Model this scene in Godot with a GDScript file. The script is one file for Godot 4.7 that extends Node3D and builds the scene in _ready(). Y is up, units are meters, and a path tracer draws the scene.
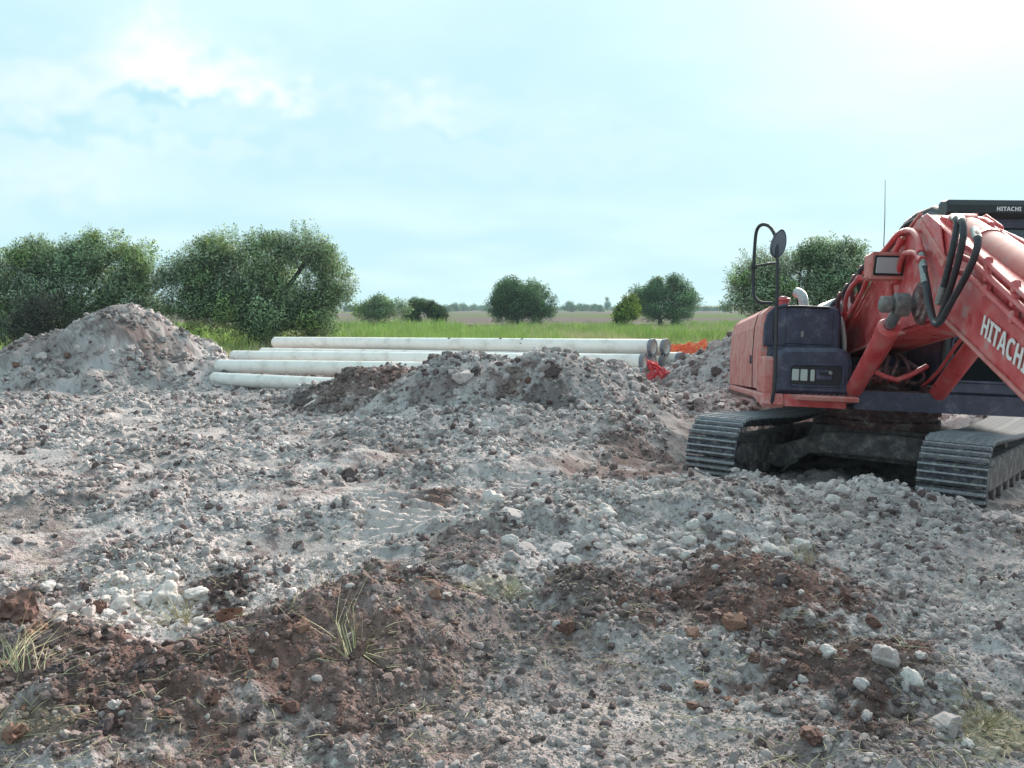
extends Node3D

# ------------------------------------------------------------------ camera numbers (metres, y up, camera looks along -z)
const FPX := 823.0
const EYE := Vector3(0, 1.65, 0)
var pitch := atan(76.0 / 823.0)
var rng := RandomNumberGenerator.new()
var names := {}

# ---- turns a photo pixel into a point: on level y, or at a given depth
func ray(px: float, py: float) -> Vector3:
	var u := Vector3(0, cos(pitch), -sin(pitch)); var f := Vector3(0, -sin(pitch), -cos(pitch))
	return (Vector3.RIGHT * (px - 512.0) / FPX - u * (py - 384.0) / FPX + f).normalized()
func gp(px: float, py: float, y := 0.0) -> Vector3:
	var d := ray(px, py); return EYE + d * ((y - EYE.y) / d.y)
func at_depth(px: float, py: float, depth: float) -> Vector3:
	var d := ray(px, py); return EYE + d * (-depth / d.z)

# ------------------------------------------------------------------ naming
func numbered(called: String) -> String:
	if not names.has(called):
		names[called] = 0; return called
	names[called] += 1
	return "%s_%03d" % [called, names[called]]
func tag(o: Node, label: String, category: String, group := "", kind := "") -> Node:
	if label: o.set_meta("label", label)
	if category: o.set_meta("category", category)
	if group: o.set_meta("group", group)
	if kind: o.set_meta("kind", kind)
	return o
func base(called: String, where := Vector3.ZERO, turn := 0.0) -> Node3D:
	var o := Node3D.new(); o.name = numbered(called); add_child(o); o.position = where; o.rotation.y = turn; return o
func part(called: String, mesh: Mesh, mat: Material, parent: Node, xf := Transform3D.IDENTITY) -> MeshInstance3D:
	var o := MeshInstance3D.new(); o.name = called if parent != self else numbered(called)
	o.mesh = mesh; o.material_override = mat; o.transform = xf
	parent.add_child(o, true); return o

# ------------------------------------------------------------------ mesh building
class B:
	var v := PackedVector3Array()
	var n := PackedVector3Array()
	var xf := Transform3D.IDENTITY
	func tri(a: Vector3, b: Vector3, c: Vector3, out: Vector3) -> void:
		var m := (c - a).cross(b - a)
		if m.length_squared() < 1e-16: return
		if m.dot(out) < 0.0:
			var t := b; b = c; c = t; m = -m
		var A := xf * a; var Bv := xf * b; var C := xf * c
		m = (C - A).cross(Bv - A)
		if xf.basis.determinant() < 0.0:
			m = -m; var t2 := Bv; Bv = C; C = t2
		m = m.normalized()
		v.append(A); v.append(Bv); v.append(C); n.append(m); n.append(m); n.append(m)
	func quad(a: Vector3, b: Vector3, c: Vector3, d: Vector3, out: Vector3) -> void:
		tri(a, b, c, out); tri(a, c, d, out)
	func smooth(a: Vector3, b: Vector3, c: Vector3, na: Vector3, nb: Vector3, nc: Vector3) -> void:
		if ((c - a).cross(b - a)).dot(na + nb + nc) < 0.0:
			var t := b; b = c; c = t; t = nb; nb = nc; nc = t
		v.append(xf * a); v.append(xf * b); v.append(xf * c)
		n.append((xf.basis * na).normalized()); n.append((xf.basis * nb).normalized()); n.append((xf.basis * nc).normalized())
	func squad(p: Array, q: Array) -> void:
		smooth(p[0], p[1], p[2], q[0], q[1], q[2]); smooth(p[0], p[2], p[3], q[0], q[2], q[3])
	# chamfered box
	func box(c: Vector3, s: Vector3, bev := 0.01) -> B:
		var h := s * 0.5
		var b := minf(bev, minf(h.x, minf(h.y, h.z)) * 0.9)
		for ax in 3:
			var u := (ax + 1) % 3; var w := (ax + 2) % 3
			for sg in [-1.0, 1.0]:
				var o := Vector3.ZERO; o[ax] = sg
				var f: Array[Vector3] = []
				for k in [[-1, -1], [1, -1], [1, 1], [-1, 1]]:
					var p := Vector3.ZERO; p[ax] = sg * h[ax]; p[u] = k[0] * (h[u] - b); p[w] = k[1] * (h[w] - b); f.append(c + p)
				quad(f[0], f[1], f[2], f[3], o)
			for su in [-1.0, 1.0]:
				for sw in [-1.0, 1.0]:
					var o2 := Vector3.ZERO; o2[u] = su; o2[w] = sw
					var p1 := Vector3.ZERO; p1[u] = su * h[u]; p1[w] = sw * (h[w] - b)
					var p2 := Vector3.ZERO; p2[u] = su * (h[u] - b); p2[w] = sw * h[w]
					var e := Vector3.ZERO; e[ax] = h[ax] - b
					quad(c + p1 - e, c + p1 + e, c + p2 + e, c + p2 - e, o2)
		for sx in [-1.0, 1.0]:
			for sy in [-1.0, 1.0]:
				for sz in [-1.0, 1.0]:
					var g := Vector3(sx, sy, sz)
					tri(c + g * (h - Vector3(0, b, b)), c + g * (h - Vector3(b, 0, b)), c + g * (h - Vector3(b, b, 0)), g)
		return self
	# polygon (z, y) extruded along x with chamfered rims
	func prism(poly: PackedVector2Array, x0: float, x1: float, bev := 0.012) -> B:
		if Geometry2D.is_polygon_clockwise(poly): poly.reverse()
		var m := poly.size(); var inn := PackedVector2Array()
		for i in m:
			var a := poly[(i + m - 1) % m]; var b := poly[i]; var c := poly[(i + 1) % m]
			var d1 := (b - a).normalized(); var d2 := (c - b).normalized()
			var n1 := Vector2(-d1.y, d1.x); var n2 := Vector2(-d2.y, d2.x)
			var nn := (n1 + n2); nn = nn / maxf(0.5, nn.length_squared()) * 2.0
			inn.append(b + nn * bev)
		var t := Geometry2D.triangulate_polygon(inn)
		for s in 2:
			var x := x0 if s == 0 else x1
			var o := Vector3(-1 if s == 0 else 1, 0, 0)
			for i in range(0, t.size(), 3):
				tri(Vector3(x, inn[t[i]].y, inn[t[i]].x), Vector3(x, inn[t[i + 1]].y, inn[t[i + 1]].x), Vector3(x, inn[t[i + 2]].y, inn[t[i + 2]].x), o)
			var xb := x0 + bev if s == 0 else x1 - bev
			for i in m:
				var j := (i + 1) % m
				var d := poly[j] - poly[i]; var nn := Vector3(0, -d.x, d.y).normalized()
				quad(Vector3(x, inn[i].y, inn[i].x), Vector3(x, inn[j].y, inn[j].x), Vector3(xb, poly[j].y, poly[j].x), Vector3(xb, poly[i].y, poly[i].x), nn + o)
		for i in m:
			var j := (i + 1) % m
			var d := poly[j] - poly[i]; var nn := Vector3(0, -d.x, d.y).normalized()
			quad(Vector3(x0 + bev, poly[i].y, poly[i].x), Vector3(x0 + bev, poly[j].y, poly[j].x), Vector3(x1 - bev, poly[j].y, poly[j].x), Vector3(x1 - bev, poly[i].y, poly[i].x), nn)
		return self
	# tube along points; r one radius or one per point
	func tube(pts: Array, r, sides := 10, caps := true, sm := 0) -> B:
		var ps: Array[Vector3] = []; var rs: Array[float] = []
		for i in pts.size():
			var ri: float = r[i] if r is Array else r
			if sm > 0 and i < pts.size() - 1:
				var p0: Vector3 = pts[maxi(0, i - 1)]; var p1: Vector3 = pts[i]; var p2: Vector3 = pts[i + 1]; var p3: Vector3 = pts[mini(pts.size() - 1, i + 2)]
				var rj: float = r[i + 1] if r is Array else r
				for k in sm:
					var f := float(k) / sm
					ps.append(p1.cubic_interpolate(p2, p0, p3, f)); rs.append(lerpf(ri, rj, f))
			else:
				ps.append(pts[i]); rs.append(ri)
		var prev := Vector3.ZERO; var rings := []; var nrm := []
		for i in ps.size():
			var t := (ps[mini(i + 1, ps.size() - 1)] - ps[maxi(i - 1, 0)]).normalized()
			if i == 0:
				prev = t.cross(Vector3.UP if absf(t.y) < 0.9 else Vector3.RIGHT).normalized()
			else:
				prev = (prev - t * prev.dot(t)).normalized()
			var bn := t.cross(prev); var rg := []; var ng := []
			for k in sides:
				var a := TAU * k / sides; var d := prev * cos(a) + bn * sin(a)
				rg.append(ps[i] + d * rs[i]); ng.append(d)
			rings.append(rg); nrm.append(ng)
		for i in ps.size() - 1:
			for k in sides:
				var j := (k + 1) % sides
				squad([rings[i][k], rings[i][j], rings[i + 1][j], rings[i + 1][k]], [nrm[i][k], nrm[i][j], nrm[i + 1][j], nrm[i + 1][k]])
		if caps:
			for e in [0, ps.size() - 1]:
				var o: Vector3 = (ps[0] - ps[1]) if e == 0 else (ps[e] - ps[e - 1])
				for k in range(1, sides - 1): tri(rings[e][0], rings[e][k], rings[e][k + 1], o)
		return self
	# lathe: profile of (radius, along) round an axis from o along d
	func lathe(o: Vector3, d: Vector3, prof: Array, sides := 20) -> B:
		d = d.normalized()
		var u := d.cross(Vector3.UP if absf(d.y) < 0.9 else Vector3.RIGHT).normalized(); var w := d.cross(u)
		for i in prof.size() - 1:
			var p: Vector2 = prof[i]; var q: Vector2 = prof[i + 1]
			var sl := Vector2(q.y - p.y, -(q.x - p.x)).normalized()
			for k in sides:
				var a0 := TAU * k / sides; var a1 := TAU * (k + 1) / sides
				var e0 := u * cos(a0) + w * sin(a0); var e1 := u * cos(a1) + w * sin(a1)
				squad([o + e0 * p.x + d * p.y, o + e1 * p.x + d * p.y, o + e1 * q.x + d * q.y, o + e0 * q.x + d * q.y], [e0 * sl.x + d * sl.y, e1 * sl.x + d * sl.y, e1 * sl.x + d * sl.y, e0 * sl.x + d * sl.y])
		return self
	func done() -> ArrayMesh:
		var a := []; a.resize(Mesh.ARRAY_MAX); a[Mesh.ARRAY_VERTEX] = v; a[Mesh.ARRAY_NORMAL] = n
		var m := ArrayMesh.new(); m.add_surface_from_arrays(Mesh.PRIMITIVE_TRIANGLES, a); return m

# ------------------------------------------------------------------ materials
func lin(r: float, g: float, b: float) -> Color: return Color(r, g, b).linear_to_srgb()
func noise(freq: float, sd: int, oct := 1, type := FastNoiseLite.TYPE_SIMPLEX_SMOOTH) -> FastNoiseLite:
	var f := FastNoiseLite.new(); f.seed = sd; f.frequency = freq; f.noise_type = type
	f.fractal_type = FastNoiseLite.FRACTAL_FBM if oct > 1 else FastNoiseLite.FRACTAL_NONE; f.fractal_octaves = oct
	return f
func field(f: FastNoiseLite, size: int) -> PackedByteArray:
	var im := f.get_seamless_image(size, size); im.convert(Image.FORMAT_L8); return im.get_data()
# colour texture: colours (linear) along a ramp, looked up with layered noise fields
func ramp_tex(size: int, fields: Array, weights: Array, stops: Array, contrast := 1.0) -> ImageTexture:
	var g := Gradient.new(); g.offsets = PackedFloat32Array(); g.colors = PackedColorArray()
	var offs := PackedFloat32Array(); var cols := PackedColorArray()
	for s in stops:
		offs.append(s[0]); cols.append(lin(s[1], s[2], s[3]))
	g.offsets = offs; g.colors = cols
	var lut := PackedByteArray(); lut.resize(256 * 3)
	for i in 256:
		var c := g.sample(i / 255.0); lut[i * 3] = int(c.r8); lut[i * 3 + 1] = int(c.g8); lut[i * 3 + 2] = int(c.b8)
	var out := PackedByteArray(); out.resize(size * size * 3)
	for i in size * size:
		var t := 0.0
		for k in fields.size(): t += (float(fields[k][i]) - 127.0) * weights[k]
		var q := clampi(int(127.0 + t * contrast), 0, 255) * 3
		out[i * 3] = lut[q]; out[i * 3 + 1] = lut[q + 1]; out[i * 3 + 2] = lut[q + 2]
	return ImageTexture.create_from_image(Image.create_from_data(size, size, false, Image.FORMAT_RGB8, out))
func gray_tex(size: int, fields: Array, weights: Array) -> ImageTexture:
	var out := PackedByteArray(); out.resize(size * size)
	for i in size * size:
		var t := 127.0
		for k in fields.size(): t += (float(fields[k][i]) - 127.0) * weights[k]
		out[i] = clampi(int(t), 0, 255)
	return ImageTexture.create_from_image(Image.create_from_data(size, size, false, Image.FORMAT_L8, out))
func plain(c: Color, rough := 0.7, metal := 0.0) -> StandardMaterial3D:
	var m := StandardMaterial3D.new(); m.albedo_color = c; m.roughness = rough; m.metallic = metal; return m
func textured(t: Texture2D, scale: float, rough := 0.7, metal := 0.0, world := false) -> StandardMaterial3D:
	var m := plain(Color.WHITE, rough, metal); m.albedo_texture = t; m.uv1_triplanar = true; m.uv1_world_triplanar = world
	m.uv1_scale = Vector3.ONE * scale; return m

var M := {}
func make_materials() -> void:
	var s := 256
	var f_lo := field(noise(0.012, 3, 4), s); var f_mid := field(noise(0.035, 5, 4), s); var f_hi := field(noise(0.11, 7, 3), s); var f_cell := field(noise(0.05, 9, 1, FastNoiseLite.TYPE_CELLULAR), s)
	var rough_t := gray_tex(s, [f_mid, f_hi], [0.5, 0.3])
	# sun-bleached red paint with dust
	var red_t := ramp_tex(s, [f_lo, f_mid, f_hi], [0.7, 0.6, 0.35], [[0.0, 0.40, 0.032, 0.040], [0.36, 0.53, 0.055, 0.060], [0.60, 0.58, 0.105, 0.105], [0.80, 0.56, 0.20, 0.19], [0.92, 0.46, 0.28, 0.25], [1.0, 0.30, 0.24, 0.22]])
	M.red = textured(red_t, 0.62, 0.5); M.red.roughness_texture = rough_t; M.red.roughness = 0.85
	var old_t := ramp_tex(s, [f_lo, f_mid, f_hi], [0.7, 0.7, 0.4], [[0.0, 0.44, 0.09, 0.08], [0.4, 0.54, 0.17, 0.15], [0.75, 0.57, 0.26, 0.23], [1.0, 0.44, 0.31, 0.28]])
	M.faded = textured(old_t, 0.7, 0.6)
	var dark_t := ramp_tex(s, [f_lo, f_mid, f_hi], [0.6, 0.7, 0.4], [[0.0, 0.024, 0.026, 0.048], [0.55, 0.040, 0.044, 0.082], [0.8, 0.066, 0.070, 0.112], [1.0, 0.14, 0.14, 0.165]])
	M.dark = textured(dark_t, 0.8, 0.45)
	M.black = plain(lin(0.012, 0.012, 0.016), 0.5)
	M.hose = textured(ramp_tex(s, [f_mid, f_hi], [0.7, 0.5], [[0.0, 0.012, 0.012, 0.016], [0.7, 0.03, 0.03, 0.038], [1.0, 0.12, 0.12, 0.12]]), 3.0, 0.55)
	var steel_t := ramp_tex(s, [f_lo, f_mid, f_hi], [0.5, 0.8, 0.6], [[0.0, 0.05, 0.05, 0.06], [0.4, 0.12, 0.125, 0.14], [0.65, 0.20, 0.21, 0.23], [0.85, 0.28, 0.28, 0.29], [1.0, 0.16, 0.13, 0.11]])
	M.steel = textured(steel_t, 1.6, 0.55, 0.35)
	var dirty_t := ramp_tex(s, [f_lo, f_mid, f_hi], [0.7, 0.8, 0.5], [[0.0, 0.07, 0.058, 0.062], [0.45, 0.12, 0.105, 0.108], [0.7, 0.17, 0.155, 0.15], [1.0, 0.30, 0.28, 0.27]])
	M.dirty = textured(dirty_t, 0.9, 0.85)
	M.grouser = textured(ramp_tex(s, [f_mid, f_hi], [0.8, 0.6], [[0.0, 0.14, 0.14, 0.155], [0.5, 0.30, 0.305, 0.325], [1.0, 0.48, 0.48, 0.49]]), 2.2, 0.7, 0.1)
	M.shoe = textured(ramp_tex(s, [f_lo, f_mid, f_hi], [0.5, 0.8, 0.6], [[0.0, 0.03, 0.03, 0.038], [0.5, 0.07, 0.07, 0.08], [0.8, 0.16, 0.15, 0.15], [1.0, 0.32, 0.30, 0.29]]), 1.9, 0.85, 0.0)
	M.rustred = textured(ramp_tex(s, [f_lo, f_mid, f_hi], [0.7, 0.8, 0.5], [[0.0, 0.05, 0.022, 0.026], [0.5, 0.12, 0.05, 0.055], [0.8, 0.2, 0.13, 0.12], [1.0, 0.3, 0.27, 0.25]]), 0.9, 0.8)
	M.chrome = plain(lin(0.35, 0.36, 0.38), 0.25, 0.9)
	M.fitting = textured(ramp_tex(s, [f_mid, f_hi], [0.8, 0.6], [[0.0, 0.12, 0.13, 0.13], [1.0, 0.42, 0.44, 0.42]]), 4.0, 0.4, 0.5)
	M.alum = textured(ramp_tex(s, [f_mid, f_hi], [0.8, 0.6], [[0.0, 0.3, 0.3, 0.3], [1.0, 0.55, 0.55, 0.54]]), 2.0, 0.45, 0.2)
	M.letter = plain(lin(0.75, 0.72, 0.70), 0.6)
	M.lens = plain(lin(0.40, 0.41, 0.43), 0.15)
	M.lamp = plain(lin(0.42, 0.47, 0.46), 0.25)
	var gl := plain(Color(0.12, 0.15, 0.17, 0.22), 0.03); gl.transparency = BaseMaterial3D.TRANSPARENCY_ALPHA; M.glass = gl
	var dg := plain(Color(0.05, 0.055, 0.08, 0.88), 0.15); dg.transparency = BaseMaterial3D.TRANSPARENCY_ALPHA; dg.metallic_specular = 0.2; M.tinted = dg
	M.mirror = plain(lin(0.14, 0.16, 0.19), 0.35, 0.0)
	# pipes
	var pipe_t := ramp_tex(s, [f_lo, f_mid, f_hi], [0.6, 0.5, 0.3], [[0.0, 0.84, 0.79, 0.75], [0.5, 0.80, 0.75, 0.71], [0.72, 0.68, 0.61, 0.56], [0.9, 0.45, 0.41, 0.36], [1.0, 0.30, 0.26, 0.22]])
	M.pipe = textured(pipe_t, 0.55, 0.5)
	M.pipe_end = textured(ramp_tex(s, [f_mid, f_hi], [0.7, 0.5], [[0.0, 0.10, 0.11, 0.13], [1.0, 0.26, 0.27, 0.30]]), 2.0, 0.6)
	M.net = plain(lin(0.72, 0.06, 0.085), 0.6); M.net.backlight = lin(0.5, 0.05, 0.06); M.net_orange = plain(lin(0.75, 0.12, 0.05), 0.6); M.net_orange.backlight = lin(0.5, 0.08, 0.04)
	# soil (vertex colours carry the kind of soil, texture the grain)
	var big := 512
	var g1 := field(noise(0.06, 21, 3), big); var g2 := field(noise(0.2, 22, 2), big); var g3 := field(noise(0.045, 23, 1, FastNoiseLite.TYPE_CELLULAR), big); var g4 := field(noise(0.13, 24, 1, FastNoiseLite.TYPE_CELLULAR), big)
	var soil := plain(Color.WHITE, 0.95)
	soil.albedo_texture = ramp_tex(big, [g1, g2, g4], [0.5, 0.6, -0.25], [[0.0, 0.50, 0.48, 0.47], [0.5, 0.86, 0.86, 0.86], [1.0, 1.0, 1.0, 1.0]])
	soil.heightmap_enabled = true; soil.heightmap_texture = gray_tex(big, [g1, g2, g3, g4], [0.5, 0.35, -0.5, -0.4]); soil.heightmap_scale = 1.7
	soil.uv1_triplanar = true; soil.uv1_world_triplanar = true; soil.uv1_scale = Vector3.ONE * 1.15
	soil.vertex_color_use_as_albedo = true; soil.specular_mode = BaseMaterial3D.SPECULAR_DISABLED
	M.soil = soil
	var st := plain(Color.WHITE, 0.9); st.vertex_color_use_as_albedo = true
	st.albedo_texture = ramp_tex(s, [f_mid, f_hi, f_cell], [0.6, 0.6, 0.2], [[0.0, 0.55, 0.54, 0.53], [0.5, 0.86, 0.86, 0.86], [1.0, 1.0, 1.0, 1.0]])
	st.uv1_triplanar = true; st.uv1_scale = Vector3.ONE * 0.8
	M.rubble = st
	M.stone_kinds = []
	for c in [[0.55, 0.495, 0.475], [0.46, 0.40, 0.39], [0.37, 0.32, 0.315], [0.16, 0.085, 0.068], [0.24, 0.13, 0.095], [0.10, 0.072, 0.074]]:
		var t := ramp_tex(128, [field(noise(0.05, 40, 3), 128), field(noise(0.15, 41, 2), 128)], [0.7, 0.6], [[0.0, c[0] * 0.6, c[1] * 0.58, c[2] * 0.56], [0.5, c[0], c[1], c[2]], [1.0, c[0] * 1.2, c[1] * 1.2, c[2] * 1.2]])
		M.stone_kinds.append(textured(t, 0.8, 0.92))
	M.straw = plain(Color.WHITE, 0.8); M.straw.vertex_color_use_as_albedo = true; M.straw.backlight = lin(0.3, 0.3, 0.3)
	M.straw_plain = plain(lin(0.38, 0.36, 0.22), 0.8); M.straw_plain.backlight = lin(0.3, 0.3, 0.2)
	M.leaf = plain(Color.WHITE, 0.85); M.leaf.metallic_specular = 0.15; M.leaf.vertex_color_use_as_albedo = true; M.leaf.backlight = Color(0.95, 0.95, 0.7)
	M.grass = plain(Color.WHITE, 0.6); M.grass.vertex_color_use_as_albedo = true; M.grass.backlight = Color(0.95, 0.95, 0.7)
	M.bark = textured(ramp_tex(s, [f_mid, f_hi], [0.8, 0.6], [[0.0, 0.03, 0.027, 0.025], [1.0, 0.14, 0.125, 0.11]]), 1.5, 0.95)

# ------------------------------------------------------------------ everything starts here
func _ready() -> void:
	rng.seed = 4711
	# camera
	var cam := Camera3D.new(); cam.name = "camera"; add_child(cam)
	cam.position = EYE; cam.rotation = Vector3(-pitch, 0, 0); cam.fov = rad_to_deg(2.0 * atan(384.0 / FPX)); cam.near = 0.05; cam.far = 9000.0
	cam.current = true
	# sky, air, exposure
	var env := Environment.new(); env.background_mode = Environment.BG_SKY
	var sky := Sky.new(); sky.sky_material = make_sky(); env.sky = sky
	env.background_energy_multiplier = 0.62
	env.tonemap_mode = Environment.TONE_MAPPER_LINEAR; env.tonemap_exposure = 1.98
	env.sdfgi_enabled = true; env.ssao_enabled = true; env.ssil_enabled = true
	env.fog_enabled = true; env.fog_density = 0.00045; env.fog_light_color = Color(0.86, 0.97, 1.0)
	var we := WorldEnvironment.new(); we.name = "world_environment"; we.environment = env; add_child(we)
	# hazy sun, high behind the excavator
	var sun := DirectionalLight3D.new(); sun.name = "sun"; add_child(sun)
	sun.light_energy = 1.5; sun.light_angular_distance = 42.0; sun.light_color = Color(1.0, 0.96, 0.91); sun.shadow_enabled = true
	sun.look_at_from_position(Vector3.ZERO, -sun_dir(), Vector3.UP)
	make_materials()
	make_terrain()
	make_far_land()
	make_pipes()
	make_trees()
	make_grass()
	make_excavator()
	make_stones()
	make_rubble()
	make_straw()

func sun_dir() -> Vector3: return ray(1010, -170)

func sstep(a: float, b: float, t: float) -> float:
	t = clampf((t - a) / (b - a), 0.0, 1.0); return t * t * (3.0 - 2.0 * t)

func make_sky() -> PanoramaSkyMaterial:
	var w := 1800; var h := 900
	var data := PackedFloat32Array(); data.resize(w * h * 3)
	var nz := noise(1.0, 77, 5); nz.fractal_gain = 0.55
	var nw := noise(2.2, 78, 4)
	var sd := sun_dir()
	# cloud bodies: pixel centre, size, weight (a cloud's place in the sky, in angles)
	var cl := [[168, 55, 40, 34, 0.85], [210, 86, 75, 20, 0.85], [265, 103, 60, 9, 0.9], [60, 96, 120, 30, 0.5], [150, 150, 190, 14, 0.25], [425, 112, 50, 20, 0.45], [70, 182, 90, 22, 0.4], [560, 150, 190, 30, 0.16], [200, 105, 62, 8, -1.15], [152, 100, 24, 9, -0.9], [90, 138, 150, 8, -0.4], [470, 140, 60, 5, -0.2]]
	for j in h:
		var el := PI * (0.5 - (j + 0.5) / h)
		var y := sin(el); var ce := cos(el)
		for i in w:
			var k := (j * w + i) * 3
			if el < -0.02:
				data[k] = 0.22; data[k + 1] = 0.23; data[k + 2] = 0.22
				continue
			var lon := wrapf(TAU * (i + 0.5) / w, -PI, PI)     # 0 along -z
			var d := Vector3(sin(lon) * ce, y, -cos(lon) * ce)
			var t := clampf(y, 0.0, 1.0)
			var f := pow(1.0 - t, 3.0)
			var c := Vector3(0.46, 0.70, 0.785).lerp(Vector3(0.525, 0.75, 0.80), f)
			# thin high veil everywhere
			var pl := Vector3(d.x, 0, d.z) / (t + 0.12)
			var veil := nz.get_noise_3d(pl.x * 0.55, 3.0, pl.z * 0.55)
			c += Vector3(0.12, 0.09, 0.07) * clampf(veil * 1.3 + 0.25, 0.0, 1.0)
			var az := lon
			if absf(az) < 0.9 and el < 0.6:
				var px := 512.0 + FPX * tan(az); var py := 308.0 - FPX * tan(el) / cos(az)
				var wob := Vector2(nw.get_noise_2d(px * 0.010, py * 0.016), nw.get_noise_2d(px * 0.010 + 40.0, py * 0.016)) * 26.0
				var m := 0.0
				for q in cl:
					var ex: float = (px + wob.x - q[0]) / q[2]; var ey: float = (py + wob.y - q[1]) / q[3]
					var r := ex * ex + ey * ey
					if r < 6.0: m += q[4] * exp(-r)
				m += 0.25 * m * nw.get_noise_2d(px * 0.03, py * 0.05)
				c = c.lerp(Vector3(0.83, 0.895, 0.91), clampf(m, 0.0, 0.95)).lerp(Vector3(0.40, 0.67, 0.77), clampf(-m, 0.0, 0.8))
			var ang := acos(clampf(d.dot(sd), -1.0, 1.0))
			c += Vector3(1.0, 0.92, 0.80) * (0.55 * exp(-pow(ang / 0.20, 2.0)) + 0.14 * exp(-ang / 0.32))
			data[k] = c.x; data[k + 1] = c.y; data[k + 2] = c.z
	var m2 := PanoramaSkyMaterial.new()
	m2.panorama = ImageTexture.create_from_image(Image.create_from_data(w, h, false, Image.FORMAT_RGBF, data.to_byte_array()))
	return m2

# ------------------------------------------------------------------ the excavator's stand (used by the ground under it too)
const HUB := Vector3(4.22, -0.50, -9.9)      # centre of the house
const TRACK_HUB := Vector3(4.51, -0.50, -10.0)   # centre of the undercarriage
var under_basis: Basis
var house_basis: Basis
func make_bases() -> void:
	var uy := deg_to_rad(-40.0)
	var rear := Vector3(sin(-uy), 0, -cos(uy))
	under_basis = Basis(rear.cross(Vector3.UP).normalized(), deg_to_rad(-2.5)) * Basis(Vector3.UP, uy)
	var tilt := Basis(Vector3(0.848, 0, 0.53), deg_to_rad(-4.5))
	house_basis = tilt * Basis(Vector3.UP, deg_to_rad(-9.0))

# ------------------------------------------------------------------ ground
var n_big: FastNoiseLite; var n_mid: FastNoiseLite; var n_c1: FastNoiseLite; var n_c2: FastNoiseLite; var n_c3: FastNoiseLite; var n_fine: FastNoiseLite; var n_warp: FastNoiseLite; var n_patch: FastNoiseLite
# mounds: x, z, height, rx, rz, flat top share, turn
var mounds: Array[PackedFloat32Array] = []
var ridges := []      # [points (x, z, height), width in front, width behind]
var blobs: Array[PackedFloat32Array] = []   # soil patches: x, z, rx, rz, kind, strength
func mound(px: float, depth: float, h: float, rx: float, rz: float, flat := 0.1, turn := 0.0) -> void:
	mounds.append(PackedFloat32Array([(px - 512.0) / FPX * depth, -depth, h, rx, rz, flat, cos(turn), sin(turn)]))
func blob(px: float, py: float, rx: float, ry: float, kind: float, strength := 1.0, y := 0.0) -> void:
	var p := gp(px, py, y); var d := -p.z
	blobs.append(PackedFloat32Array([p.x, p.z, rx * d / FPX, ry * d * d / (FPX * (1.65 - y)), kind, strength]))
func blob_at(px: float, depth: float, rx: float, rz: float, kind: float, strength := 1.0) -> void:
	blobs.append(PackedFloat32Array([(px - 512.0) / FPX * depth, -depth, rx, rz, kind, strength]))
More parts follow.
